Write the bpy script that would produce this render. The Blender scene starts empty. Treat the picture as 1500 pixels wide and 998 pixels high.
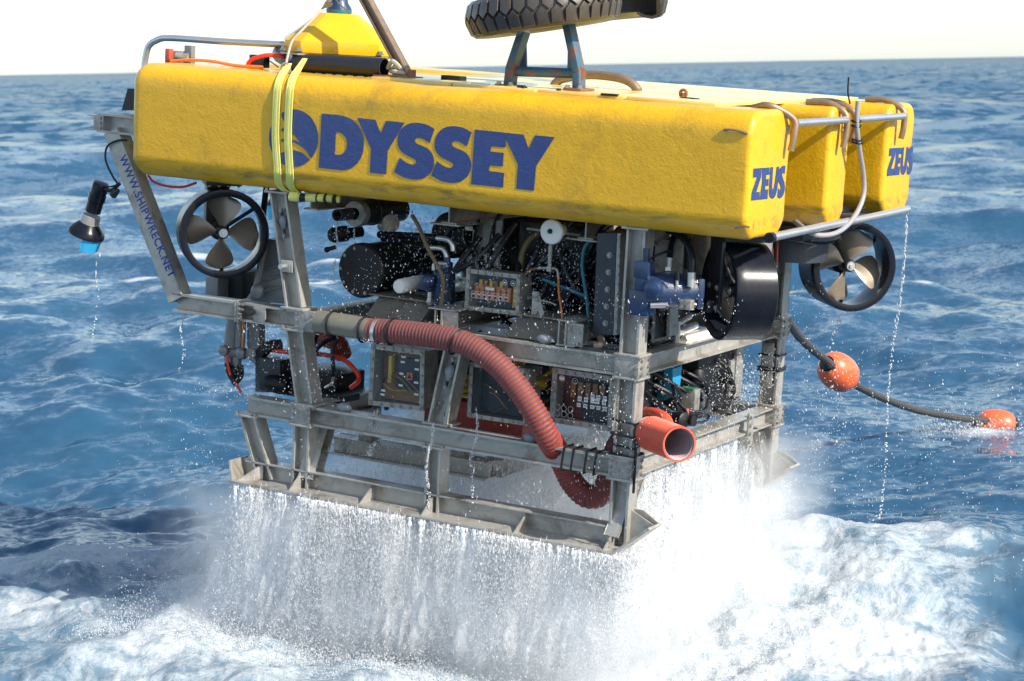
import bpy, bmesh, math, random
import numpy as np
from mathutils import Vector, Matrix, Euler

random.seed(7)
RNG = np.random.default_rng(11)
S = bpy.context.scene
COL = S.collection

# ------------------------------------------------------------------ camera
cam_d = bpy.data.cameras.new('camera')
cam = bpy.data.objects.new('camera', cam_d)
COL.objects.link(cam)
cam_d.sensor_width = 36.0
cam_d.lens = 76.64
cam_d.clip_start = 0.2
cam_d.clip_end = 60000
r_ = Vector((0.99983199, -0.00229288, -0.01818628))
u_ = Vector((0.01833025, 0.12506628, 0.99197905))
f_ = Vector((0.0, 0.99214574, -0.1250873))
cam.matrix_world = Matrix(((r_.x, u_.x, -f_.x, 0), (r_.y, u_.y, -f_.y, 0), (r_.z, u_.z, -f_.z, 3.0), (0, 0, 0, 1)))
cam_d.dof.use_dof = True
cam_d.dof.focus_distance = 11.3
cam_d.dof.aperture_fstop = 5.0
S.camera = cam

# ------------------------------------------------------------------ vehicle pose
ROT = Matrix(((0.8711573, 0.48572672, 0.07179496), (-0.48475969, 0.87407976, -0.03150579), (-0.07805773, -0.00735681, 0.9969217)))
POS = Vector((-2.12465, 12.14962, 2.43956))
ROVM = Matrix.Translation(POS) @ ROT.to_4x4()

# ------------------------------------------------------------------ light
SUN_E, SUN_A = math.radians(38), math.radians(-9.0)
sd = ROT @ Vector((math.cos(SUN_E) * math.cos(SUN_A), math.cos(SUN_E) * math.sin(SUN_A), math.sin(SUN_E)))
sd.normalize()
sun_d = bpy.data.lights.new('sun', 'SUN')
sun_d.energy = 4.5
sun_d.angle = math.radians(0.53)
sun_d.color = (1.0, 0.93, 0.82)
sun = bpy.data.objects.new('sun', sun_d)
sun.rotation_euler = sd.to_track_quat('Z', 'Y').to_euler()
sun.location = sd * 40
COL.objects.link(sun)
W = bpy.data.worlds.new('World')
S.world = W
W.use_nodes = True
nt = W.node_tree
sky = nt.nodes.new('ShaderNodeTexSky')
sky.sky_type = 'NISHITA'
sky.sun_disc = False
sky.sun_elevation = math.asin(sd.z)
sky.sun_rotation = math.atan2(sd.x, sd.y)
sky.altitude = 0
sky.air_density = 1.0
sky.dust_density = 1.0
sky.ozone_density = 1.2
bg = nt.nodes['Background']
# bright sea haze: whitens the sky low down and thins out overhead, the same all round
tc = nt.nodes.new('ShaderNodeTexCoord')
sx = nt.nodes.new('ShaderNodeSeparateXYZ')
nt.links.new(tc.outputs['Generated'], sx.inputs[0])
hz = nt.nodes.new('ShaderNodeMapRange')
hz.interpolation_type = 'SMOOTHSTEP'
hz.inputs[1].default_value = -0.05
hz.inputs[2].default_value = 0.42
hz.inputs[3].default_value = 1.0
hz.inputs[4].default_value = 0.30
nt.links.new(sx.outputs[2], hz.inputs[0])
veil = nt.nodes.new('ShaderNodeMix')
veil.data_type = 'RGBA'
veil.blend_type = 'ADD'
veil.inputs[7].default_value = (2.35, 2.6, 2.75, 1)
nt.links.new(hz.outputs[0], veil.inputs[0])
nt.links.new(sky.outputs[0], veil.inputs[6])
nt.links.new(veil.outputs[2], bg.inputs[0])
bg.inputs[1].default_value = 0.12
S.view_settings.view_transform = 'Standard'
S.view_settings.look = 'None'
S.view_settings.gamma = 1.0
S.view_settings.use_curve_mapping = False
S.view_settings.exposure = 0.62
S.render.engine = 'CYCLES'
S.cycles.use_denoising = True
S.cycles.max_bounces = 28
S.cycles.volume_bounces = 24
S.cycles.volume_step_rate = 2.0
S.cycles.diffuse_bounces = 10
S.cycles.glossy_bounces = 4
S.cycles.transmission_bounces = 20
S.cycles.transparent_max_bounces = 24
S.cycles.caustics_reflective = False
S.cycles.caustics_refractive = False
S.cycles.sample_clamp_indirect = 6.0


# ------------------------------------------------------------------ materials
def new_mat(name):
    m = bpy.data.materials.new(name)
    m.use_nodes = True
    return m, m.node_tree, m.node_tree.nodes['Principled BSDF']


def node(t, kind, **kw):
    n = t.nodes.new(kind)
    for k, v in kw.items():
        if k in n.inputs:
            n.inputs[k].default_value = v
        else:
            setattr(n, k, v)
    return n


def noise(t, scale, detail=5, rough=0.6, vec=None, dist=0.0):
    n = node(t, 'ShaderNodeTexNoise')
    n.inputs['Scale'].default_value = scale
    n.inputs['Detail'].default_value = detail
    n.inputs['Roughness'].default_value = rough
    n.inputs['Distortion'].default_value = dist
    if vec is not None:
        t.links.new(vec, n.inputs['Vector'])
    return n.outputs['Fac']


def ramp(t, src, stops):
    r = node(t, 'ShaderNodeValToRGB')
    el = r.color_ramp.elements
    while len(el) < len(stops):
        el.new(0.5)
    for e, (p, c) in zip(el, stops):
        e.position = p
        e.color = c if len(c) == 4 else (*c, 1)
    t.links.new(src, r.inputs[0])
    return r.outputs[0]


def mix(t, fac, a, b, kind='MIX'):
    n = node(t, 'ShaderNodeMix', data_type='RGBA', blend_type=kind)
    for s, v in ((n.inputs[0], fac), (n.inputs[6], a), (n.inputs[7], b)):
        if hasattr(v, 'links') or isinstance(v, bpy.types.NodeSocket):
            t.links.new(v, s)
        elif isinstance(v, (int, float)):
            s.default_value = v
        else:
            s.default_value = (*v, 1) if len(v) == 3 else v
    return n.outputs[2]


def math_n(t, op, a, b=0.0, c=0.0, clamp=False):
    n = node(t, 'ShaderNodeMath', operation=op, use_clamp=clamp)
    for s, v in zip(n.inputs, (a, b, c)):
        if isinstance(v, bpy.types.NodeSocket):
            t.links.new(v, s)
        else:
            s.default_value = v
    return n.outputs[0]


def bump(t, h, strength, dist, normal=None):
    b = node(t, 'ShaderNodeBump')
    b.inputs['Strength'].default_value = strength
    b.inputs['Distance'].default_value = dist
    t.links.new(h, b.inputs['Height'])
    if normal is not None:
        t.links.new(normal, b.inputs['Normal'])
    return b.outputs[0]


def objco(t):
    return node(t, 'ShaderNodeTexCoord').outputs['Object']


GRAIN = 78.0


def painted(name, base, dirt, dirt_amt=0.5, rough=0.35, relief=True, grain=1.0):
    """hand-laid glass-fibre skin under paint: wrinkled relief, scuffs"""
    m, t, p = new_mat(name)
    co = objco(t)
    n1 = noise(t, 3.0, 6, 0.65, co, 0.6)
    n2 = noise(t, 22.0, 5, 0.7, co)
    sc = ramp(t, math_n(t, 'ADD', math_n(t, 'MULTIPLY', n1, 0.75), math_n(t, 'MULTIPLY', n2, 0.25)), [(0.54, (0, 0, 0)), (0.76, (1, 1, 1))])
    tone = mix(t, noise(t, 9.0, 4, 0.6, co), tuple(c * 0.9 for c in base), tuple(min(1, c * 1.06) for c in base))
    t.links.new(mix(t, math_n(t, 'MULTIPLY', sc, dirt_amt), tone, dirt), p.inputs['Base Color'])
    if relief and name == 'yellow_paint':
        # rub marks: a grimy line along the lower chamfer and smears where the crew walks and fenders chafe
        sp = node(t, 'ShaderNodeSeparateXYZ')
        t.links.new(co, sp.inputs[0])
        def band(lo, hi, soft):
            a = node(t, 'ShaderNodeMapRange', interpolation_type='SMOOTHSTEP')
            t.links.new(math_n(t, 'ABSOLUTE', math_n(t, 'SUBTRACT', sp.outputs[2], (lo + hi) / 2)), a.inputs[0])
            a.inputs[1].default_value = (hi - lo) / 2 + soft
            a.inputs[2].default_value = (hi - lo) / 2
            a.inputs[3].default_value = 0
            a.inputs[4].default_value = 1
            return a.outputs[0]
        st = node(t, 'ShaderNodeMapping')
        st.inputs['Scale'].default_value = (0.7, 2.0, 3.0)
        t.links.new(co, st.inputs['Vector'])
        sm = ramp(t, noise(t, 6.0, 7, 0.72, st.outputs[0], 1.0), [(0.46, (0, 0, 0)), (0.66, (1, 1, 1))])
        sm2 = ramp(t, noise(t, 2.2, 7, 0.75, co, 1.5), [(0.52, (0, 0, 0)), (0.70, (1, 1, 1))])
        g = math_n(t, 'ADD', math_n(t, 'MULTIPLY', band(0.055, 0.088, 0.03), math_n(t, 'MULTIPLY', sm, 0.75)), math_n(t, 'MULTIPLY', band(0.50, 0.60, 0.05), math_n(t, 'MULTIPLY', sm2, 0.38)), clamp=True)
        src = p.inputs['Base Color'].links[0].from_socket
        t.links.new(mix(t, g, src, (0.13, 0.095, 0.03)), p.inputs['Base Color'])
    p.inputs['Roughness'].default_value = rough
    p.inputs['Coat Weight'].default_value = 0.4
    p.inputs['Coat Roughness'].default_value = 0.16
    if relief:
        b1 = bump(t, noise(t, GRAIN, 4, 0.62, co, 0.8), 0.32 * grain, 0.01)
        b2 = bump(t, noise(t, 14.0, 3, 0.5, co, 1.0), 0.16 * grain, 0.02, b1)
        t.links.new(b2, p.inputs['Normal'])
    return m


def simple(name, base, rough=0.5, metal=0.0, var=0.25, scale=18.0, bmp=0.15, spec=0.5, stain=None, stain_amt=0.0, stain_scale=7.0, coat=0.0):
    m, t, p = new_mat(name)
    co = objco(t)
    n1 = noise(t, scale, 5, 0.65, co)
    lo = tuple(c * (1 - var) for c in base)
    hi = tuple(min(1, c * (1 + var)) for c in base)
    c = mix(t, n1, lo, hi)
    if stain:
        s = ramp(t, noise(t, stain_scale, 6, 0.7, co, 0.7), [(0.5, (0, 0, 0)), (0.68, (1, 1, 1))])
        c = mix(t, math_n(t, 'MULTIPLY', s, stain_amt), c, stain)
    t.links.new(c, p.inputs['Base Color'])
    t.links.new(math_n(t, 'ADD', math_n(t, 'MULTIPLY', n1, 0.25), rough - 0.12, clamp=True), p.inputs['Roughness'])
    p.inputs['Metallic'].default_value = metal
    p.inputs['Specular IOR Level'].default_value = spec
    p.inputs['Coat Weight'].default_value = coat
    p.inputs['Coat Roughness'].default_value = 0.12
    if bmp:
        t.links.new(bump(t, noise(t, scale * 5, 4, 0.6, co), bmp, 0.01), p.inputs['Normal'])
    return m


YEL = (0.80, 0.435, 0.006)
M = dict(
    yellow=painted('yellow_paint', YEL, (0.10, 0.065, 0.02), 0.5, 0.38),
    yellow_metal=painted('yellow_metal', YEL, (0.3, 0.2, 0.05), 0.15, 0.3, True, 0.25),
    blue_print=painted('blue_lettering', (0.022, 0.050, 0.19), (0.08, 0.10, 0.22), 0.5, 0.4),
    blue_text=simple('blue_text', (0.03, 0.06, 0.25), 0.5),
    steel=simple('galvanised_steel', (0.42, 0.405, 0.37), 0.36, 0.35, 0.26, 16, 0.14, stain=(0.16, 0.12, 0.075), stain_amt=0.8, stain_scale=4.5),
    plate=simple('weathered_steel_plate', (0.36, 0.35, 0.32), 0.42, 0.4, 0.35, 24, 0.15, stain=(0.12, 0.095, 0.07), stain_amt=0.7, stain_scale=14),
    stub=simple('stained_steel', (0.20, 0.185, 0.155), 0.5, 0.3, 0.3, 14, 0.15, stain=(0.09, 0.07, 0.05), stain_amt=0.7),
    hoseinner=simple('hose_lining', (0.34, 0.25, 0.27), 0.5),
    bolt=simple('bolt_metal', (0.32, 0.30, 0.27), 0.35, 0.7, 0.3, 60, 0.0),
    bright=simple('polished_pipe', (0.60, 0.59, 0.58), 0.30, 0.75, 0.12, 8, 0.0),
    black=simple('black_gloss', (0.008, 0.010, 0.016), 0.26, 0.0, 0.3, 12, 0.02, spec=0.22),
    rubber=simple('black_rubber', (0.010, 0.010, 0.012), 0.45, 0.0, 0.3, 30, 0.1, spec=0.35),
    dark=simple('dark_metal', (0.020, 0.022, 0.027), 0.40, 0.1, 0.4, 20, 0.15),
    charcoal=simple('charcoal_panel', (0.040, 0.048, 0.064), 0.42, 0.2, 0.3, 14, 0.15, stain=(0.03, 0.03, 0.03), stain_amt=0.6),
    bronze=simple('bronze_blade', (0.30, 0.25, 0.19), 0.36, 0.35, 0.2, 20, 0.08, coat=0.3),
    hydblue=simple('blue_pump_paint', (0.011, 0.036, 0.100), 0.36, 0.0, 0.35, 26, 0.25, stain=(0.05, 0.03, 0.03), stain_amt=0.75, stain_scale=20, coat=0.3),
    white=simple('white_paint', (0.75, 0.74, 0.70), 0.4, 0.0, 0.06, 18, 0.05),
    hosegrey=simple('grey_hose', (0.095, 0.074, 0.078), 0.55, 0.0, 0.2, 30, 0.1, spec=0.25),
    hosered=simple('red_hose_rib', (0.34, 0.046, 0.030), 0.55, 0.0, 0.2, 30, 0.08, spec=0.25),
    redhose=simple('red_hose', (0.66, 0.10, 0.05), 0.36, 0.0, 0.12, 20, 0.06),
    redbox=simple('red_tank', (0.30, 0.035, 0.02), 0.4, 0.0, 0.3, 12, 0.1),
    redcable=simple('red_cable', (0.75, 0.035, 0.012), 0.35, 0.0, 0.1, 20, 0.0),
    orange=simple('orange_float', (0.78, 0.13, 0.035), 0.36, 0.0, 0.2, 14, 0.12, stain=(0.25, 0.07, 0.04), stain_amt=0.5, coat=0.5),
    orange_cable=simple('orange_cable', (0.80, 0.20, 0.03), 0.4),
    mesh=simple('woven_mesh', (0.19, 0.18, 0.14), 0.5, 0.2, 0.2, 40, 0.1),
    webbing=simple('yellow_webbing', (0.74, 0.71, 0.19), 0.7, 0.0, 0.12, 60, 0.3, stain=(0.45, 0.42, 0.1), stain_amt=0.5),
    webstripe=simple('webbing_stripe', (0.58, 0.55, 0.12), 0.75, 0.0, 0.1, 60, 0.3),
    rope=simple('pale_rope', (0.45, 0.40, 0.32), 0.8, 0.0, 0.25, 60, 0.3),
    tether=simple('black_tether', (0.045, 0.045, 0.045), 0.6, 0.0, 0.5, 40, 0.3),
    olive=simple('olive_hose', (0.14, 0.10, 0.045), 0.5),
    teal=simple('teal_hose', (0.02, 0.14, 0.18), 0.4),
    milky=simple('milky_hose', (0.30, 0.30, 0.32), 0.4, 0.0, 0.06),
    cyan=simple('cyan_plastic', (0.02, 0.27, 0.50), 0.35, 0.0, 0.1),
    tyre=simple('tyre_rubber', (0.062, 0.050, 0.040), 0.42, 0.0, 0.35, 26, 0.2, coat=0.35),
    tyremud=simple('worn_rubber', (0.10, 0.085, 0.07), 0.6, 0.0, 0.35, 26, 0.2),
    bluerust=simple('blue_rusty_steel', (0.045, 0.13, 0.20), 0.5, 0.1, 0.25, 20, 0.2, stain=(0.25, 0.08, 0.03), stain_amt=0.95, stain_scale=16),
    rust=simple('rusty_steel', (0.26, 0.10, 0.05), 0.65, 0.2, 0.4, 30, 0.3),
    brownpipe=simple('brown_pipe', (0.30, 0.21, 0.14), 0.4, 0.45, 0.3, 30, 0.15),
    anode=simple('zinc_anode', (0.27, 0.29, 0.31), 0.6, 0.3, 0.3, 30, 0.4),
    deckw=simple('deck_panel', (0.78, 0.60, 0.16), 0.2, 0.0, 0.1, 14, 0.1),
    armgrey=simple('arm_grey', (0.22, 0.225, 0.225), 0.42, 0.3, 0.3, 26, 0.15),
    amber=simple('amber_wiring', (0.22, 0.10, 0.02), 0.5, 0.0, 0.6, 40, 0.0),
    copper=simple('copper_relay', (0.50, 0.16, 0.04), 0.4, 0.1, 0.3, 30),
    ylwcable=simple('yellow_cable', (0.55, 0.36, 0.03), 0.4, 0.0, 0.2, 30, 0.0),
    green=simple('green_wire', (0.03, 0.16, 0.08), 0.4),
    rubylid=simple('valve_red', (0.50, 0.09, 0.05), 0.4, 0.0, 0.2),
)


def glass_mat():
    m, t, p = new_mat('window_glass')
    p.inputs['Base Color'].default_value = (0.85, 0.9, 0.92, 1)
    p.inputs['Roughness'].default_value = 0.03
    p.inputs['IOR'].default_value = 1.45
    out = t.nodes['Material Output']
    tr = node(t, 'ShaderNodeBsdfTransparent')
    gl = node(t, 'ShaderNodeBsdfGlossy')
    gl.inputs['Roughness'].default_value = 0.05
    mx = node(t, 'ShaderNodeMixShader')
    fr = node(t, 'ShaderNodeFresnel')
    t.links.new(fr.outputs[0], mx.inputs[0])
    t.links.new(tr.outputs[0], mx.inputs[1])
    t.links.new(gl.outputs[0], mx.inputs[2])
    t.links.new(mx.outputs[0], out.inputs['Surface'])
    return m


M['glass'] = glass_mat()


def lens_cyan():
    m, t, p = new_mat('cyan_lens')
    p.inputs['Base Color'].default_value = (0.03, 0.5, 0.9, 1)
    p.inputs['Transmission Weight'].default_value = 0.3
    p.inputs['Roughness'].default_value = 0.25
    p.inputs['Subsurface Weight'].default_value = 0.3
    return m


M['lens'] = lens_cyan()


# ------------------------------------------------------------------ sea
def hash2(ix, iy, s):
    h = np.sin(ix * 127.1 + iy * 311.7 + s * 74.7) * 43758.5453
    return h - np.floor(h)


def vnoise(x, y, s=0.0):
    ix, iy = np.floor(x), np.floor(y)
    fx, fy = x - ix, y - iy
    fx = fx * fx * (3 - 2 * fx)
    fy = fy * fy * (3 - 2 * fy)
    a, b = hash2(ix, iy, s), hash2(ix + 1, iy, s)
    c, d = hash2(ix, iy + 1, s), hash2(ix + 1, iy + 1, s)
    return a + (b - a) * fx + (c - a) * fy + (a - b - c + d) * fx * fy


def fbm(x, y, s=0.0, oct=5, gain=0.55):
    v, a, tot = 0, 1.0, 0.0
    for k in range(oct):
        v = v + a * vnoise(x, y, s + k)
        tot += a
        a *= gain
        x, y = x * 2.03 + 3.1, y * 2.03 - 1.7
    return v / tot


WAVES = []
wr = random.Random(5)
NW = 96
for k in range(NW):
    lam = 34.0 * (0.16 / 34.0) ** (k / (NW - 1)) * wr.uniform(0.9, 1.1)
    base = -100 if k % 3 else -35                      # two wind seas crossing, running towards the ship
    th = math.radians(base + wr.gauss(0, 26 if lam > 2 else 42))
    slope = 0.036 * (1.0 if lam > 3 else 1.2) * wr.uniform(0.7, 1.3)
    if lam > 5:
        slope *= 0.62
    WAVES.append((2 * math.pi / lam, th, slope * lam / (2 * math.pi), wr.uniform(0, 6.283), lam))


def splash_amount(x, y):
    """how churned the water is below the dripping vehicle"""
    u = 0.871 * (x + 0.05) - 0.485 * (y - 12.0)
    v = 0.485 * (x + 0.05) + 0.874 * (y - 12.0)
    wx = fbm(x * 0.8, y * 0.8, 3.0, 4) - 0.5
    d1 = np.sqrt((u / 2.5) ** 2 + (v / 2.6) ** 2)
    d2 = np.sqrt(((x - 1.75) / 1.35) ** 2 + ((y - 12.1) / 2.0) ** 2)
    d3 = np.sqrt(((x + 1.5) / 1.55) ** 2 + ((y - 11.8) / 2.1) ** 2)
    d4 = np.sqrt(((x + 2.75) / 1.3) ** 2 + ((y - 12.6) / 1.7) ** 2)
    d = np.minimum(np.minimum(np.minimum(d1, d2), d3 + 0.10), d4 + 0.28) + wx * 1.2
    return np.clip((1.30 - d) / 0.95, 0, 1)


def sea_height(x, y, spacing=None):
    z = np.zeros_like(x)
    steep = np.zeros_like(x)
    for k, th, a, ph, lam in WAVES:
        arg = k * (x * math.cos(th) + y * math.sin(th)) + ph
        w = 1.0
        if spacing is not None:
            w = np.clip(lam / (2.2 * spacing) - 0.6, 0, 1)
        # trochoid-like: sharpen crests
        c = np.cos(arg)
        z = z + w * a * (c + 0.18 * np.cos(2 * arg))
        if lam > 0.8:
            steep = steep + w * a * k * c
    return z, steep


def build_sea():
    H, F = 3.0, 2180.0
    rs = []
    r = 3.0
    while r < 26000:
        rs.append(r)
        step = max(0.012, min(1.9 * r * r / (H * F), 1.1 + r * 0.014 if r > 70 else 9e9))
        if r < 6.5:
            step = 0.06
        r += step
    rs = np.array(rs)
    fine = np.linspace(-17.0, 17.0, 680)
    coarse_r = 17.0 + (np.linspace(0, 1, 34)[1:] ** 1.6) * 163.0
    ang = np.radians(np.concatenate([-coarse_r[::-1], fine, coarse_r[:-1]]))
    A, Rr = np.meshgrid(ang, rs)
    x, y = Rr * np.sin(A), Rr * np.cos(A)
    dr = np.gradient(rs)[:, None]
    da = np.gradient(ang)[None, :] * Rr
    sp = np.maximum(dr * np.minimum(1, 1 + 0 * Rr), da)
    sp = np.where(Rr > 60, np.maximum(da, dr * 0.6), sp)
    z, st = sea_height(x, y, sp)
    calm = np.exp(-(((x - 3.95) ** 2 + (y - 17.2) ** 2) / 5.0))       # a trough lies round the float
    z = z * (1 - calm)
    foam = splash_amount(x, y)
    near = Rr < 24
    # churned lumps and the boiling mound right of the vehicle
    l1 = fbm(x * 2.2, y * 2.2, 9.0, 6, 0.6) - 0.5
    l2 = np.abs(fbm(x * 1.3 + 7, y * 1.3, 21.0, 5, 0.6) - 0.5)
    z = z + np.where(near, foam * (0.20 * l1 + 0.20 * (0.22 - l2)), 0)
    mound = np.exp(-(((x - 1.75) / 1.15) ** 2 + ((y - 12.9) / 0.75) ** 2)) * 0.30
    mound += np.exp(-(((x + 2.75) / 1.0) ** 2 + ((y - 13.6) / 0.5) ** 2)) * 0.16
    mound += np.exp(-(((x + 1.75) / 0.6) ** 2 + ((y - 12.3) / 0.5) ** 2)) * 0.16
    z = z + mound * (0.7 + 0.6 * fbm(x * 1.7, y * 1.7, 31.0, 4))
    foam = np.maximum(foam, np.clip(mound * 7.0, 0, 1) * (0.35 + 0.65 * fbm(x * 1.5, y * 1.5, 14.0, 4)))
    # whitecaps on the steepest crests
    gust = fbm(x * 0.05, y * 0.05, 44.0, 3)
    caps = np.clip((st - 0.34 + 0.30 * (gust - 0.5)) / 0.16, 0, 1) * (Rr > 14)
    caps = np.maximum(caps, np.exp(-(((x - 3.75) / .75) ** 2 + ((y - 17.35) / .8) ** 2)) * (0.25 + 1.1 * fbm(x * 3.1, y * 1.6, 71.0, 4)))
    ny, nx = x.shape
    co = np.stack([x, y, z], -1).reshape(-1, 3).astype(np.float32)
    idx = np.arange(ny * nx).reshape(ny, nx)
    q = np.stack([idx[:-1, :-1], idx[:-1, 1:], idx[1:, 1:], idx[1:, :-1]], -1).reshape(-1, 4)
    back = np.stack([idx[:-1, -1], idx[:-1, 0], idx[1:, 0], idx[1:, -1]], -1)     # close the ring behind the ship
    q = np.concatenate([q, back]).astype(np.int32)
    me = bpy.data.meshes.new('sea')
    me.vertices.add(len(co))
    me.vertices.foreach_set('co', co.ravel())
    me.loops.add(q.size)
    me.loops.foreach_set('vertex_index', q.ravel())
    me.polygons.add(len(q))
    me.polygons.foreach_set('loop_start', np.arange(0, q.size, 4, dtype=np.int32))
    me.polygons.foreach_set('use_smooth', np.ones(len(q), bool))
    me.update(calc_edges=True)
    for nm, arr in (('foam', foam), ('caps', caps)):
        at = me.attributes.new(nm, 'FLOAT', 'POINT')
        at.data.foreach_set('value', arr.ravel().astype(np.float32))
    m, t, p = new_mat('sea_water')
    geo = node(t, 'ShaderNodeNewGeometry')
    pos = geo.outputs['Position']
    mp = node(t, 'ShaderNodeMapping')
    mp.inputs['Scale'].default_value = (1, 1, 0.4)
    t.links.new(pos, mp.inputs['Vector'])
    pos = mp.outputs[0]
    fa = node(t, 'ShaderNodeAttribute', attribute_name='foam').outputs['Fac']
    ca = node(t, 'ShaderNodeAttribute', attribute_name='caps').outputs['Fac']
    # lacy foam: warped ridges that join into nets, grain inside
    n_big = noise(t, 0.9, 5, 0.6, pos, 1.2)
    rid1 = math_n(t, 'SUBTRACT', 1.0, math_n(t, 'MULTIPLY', math_n(t, 'ABSOLUTE', math_n(t, 'SUBTRACT', noise(t, 1.7, 6, 0.62, pos, 1.6), 0.5)), 6.0), clamp=True)
    rid2 = math_n(t, 'SUBTRACT', 1.0, math_n(t, 'MULTIPLY', math_n(t, 'ABSOLUTE', math_n(t, 'SUBTRACT', noise(t, 5.2, 6, 0.66, pos, 1.0), 0.5)), 6.0), clamp=True)
    n_fine = noise(t, 30.0, 5, 0.7, pos, 0.5)
    v = math_n(t, 'ADD', math_n(t, 'MULTIPLY', n_big, 0.42), math_n(t, 'ADD', math_n(t, 'MULTIPLY', rid1, 0.26), math_n(t, 'ADD', math_n(t, 'MULTIPLY', rid2, 0.14), math_n(t, 'MULTIPLY', n_fine, 0.22))))
    thr = math_n(t, 'SUBTRACT', 0.84, math_n(t, 'MULTIPLY', fa, 0.58))
    fm = math_n(t, 'MULTIPLY', math_n(t, 'SUBTRACT', v, thr), 3.0, clamp=True)
    fm = math_n(t, 'MULTIPLY', fm, math_n(t, 'MULTIPLY', fa, 4.0, clamp=True))
    cm = math_n(t, 'MULTIPLY', math_n(t, 'SUBTRACT', math_n(t, 'ADD', math_n(t, 'MULTIPLY', noise(t, 1.3, 6, 0.68, pos, 0.8), 0.9), ca), 1.04), 2.6, clamp=True)
    allf = math_n(t, 'MAXIMUM', fm, cm)
    # water body: deep blue, paler and greener where air is mixed in
    aer = math_n(t, 'MULTIPLY', math_n(t, 'SUBTRACT', fa, 0.12, clamp=True), math_n(t, 'MULTIPLY', n_big, 1.35), clamp=True)
    big = noise(t, 0.22, 4, 0.55, pos)
    body = mix(t, big, (0.013, 0.054, 0.122), (0.036, 0.116, 0.192))
    body = mix(t, aer, body, (0.36, 0.48, 0.54))
    t.links.new(mix(t, allf, body, (0.52, 0.56, 0.59)), p.inputs['Base Color'])
    t.links.new(math_n(t, 'ADD', 0.08, math_n(t, 'MULTIPLY', allf, 0.7)), p.inputs['Roughness'])
    p.inputs['IOR'].default_value = 1.333
    p.inputs['Specular IOR Level'].default_value = 0.23
    # capillary ripples: tilt the normal by two scales of vector noise
    def vecnoise(sc, det, k):
        n = node(t, 'ShaderNodeTexNoise')
        n.inputs['Scale'].default_value = sc
        n.inputs['Detail'].default_value = det
        n.inputs['Roughness'].default_value = 0.62
        t.links.new(pos, n.inputs['Vector'])
        a = node(t, 'ShaderNodeVectorMath', operation='SUBTRACT')
        a.inputs[1].default_value = (0.5, 0.5, 0.5)
        t.links.new(n.outputs['Color'], a.inputs[0])
        c = node(t, 'ShaderNodeVectorMath', operation='MULTIPLY')
        c.inputs[1].default_value = (k, k, 0.0)
        t.links.new(a.outputs[0], c.inputs[0])
        return c.outputs[0]
    acc = geo.outputs['Normal']
    # beyond the resolved waves the same chop goes on, unresolved: its slopes grow in with distance
    ln_ = node(t, 'ShaderNodeVectorMath', operation='LENGTH')
    t.links.new(geo.outputs['Position'], ln_.inputs[0])
    gr = node(t, 'ShaderNodeMapRange')
    t.links.new(ln_.outputs['Value'], gr.inputs[0])
    gr.inputs[1].default_value = 22
    gr.inputs[2].default_value = 160
    gr.inputs[3].default_value = 0.0
    gr.inputs[4].default_value = 1.0
    far_ = node(t, 'ShaderNodeVectorMath', operation='SCALE')
    t.links.new(vecnoise(0.7, 4, 3.0), far_.inputs[0])
    t.links.new(gr.outputs[0], far_.inputs['Scale'])
    for q in (far_.outputs[0], vecnoise(1.8, 5, 0.46), vecnoise(9.0, 5, 0.62)):
        ad = node(t, 'ShaderNodeVectorMath', operation='ADD')
        t.links.new(acc, ad.inputs[0])
        t.links.new(q, ad.inputs[1])
        acc = ad.outputs[0]
    nm_ = node(t, 'ShaderNodeVectorMath', operation='NORMALIZE')
    t.links.new(acc, nm_.inputs[0])
    b = bump(t, math_n(t, 'MULTIPLY', allf, math_n(t, 'ADD', n_fine, math_n(t, 'MULTIPLY', rid2, 0.4))), 0.45, 0.05, nm_.outputs[0])
    t.links.new(b, p.inputs['Normal'])
    # wavelets hide one another at low angles, so part of the surface answers with the water's own colour
    df = node(t, 'ShaderNodeBsdfDiffuse')
    t.links.new(p.inputs['Base Color'].links[0].from_socket, df.inputs['Color'])
    mxs = node(t, 'ShaderNodeMixShader')
    t.links.new(math_n(t, 'ADD', 0.22, math_n(t, 'MULTIPLY', gr.outputs[0], 0.38)), mxs.inputs[0])
    t.links.new(p.outputs[0], mxs.inputs[1])
    t.links.new(df.outputs[0], mxs.inputs[2])
    t.links.new(mxs.outputs[0], t.nodes['Material Output'].inputs['Surface'])
    me.materials.append(m)
    o = bpy.data.objects.new('sea', me)
    COL.objects.link(o)
    o['kind'] = 'structure'
    o['label'] = 'open blue sea with wind waves, white caps and churned foam'
    return o


build_sea()


# ------------------------------------------------------------------ mesh builder
V = Vector


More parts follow.
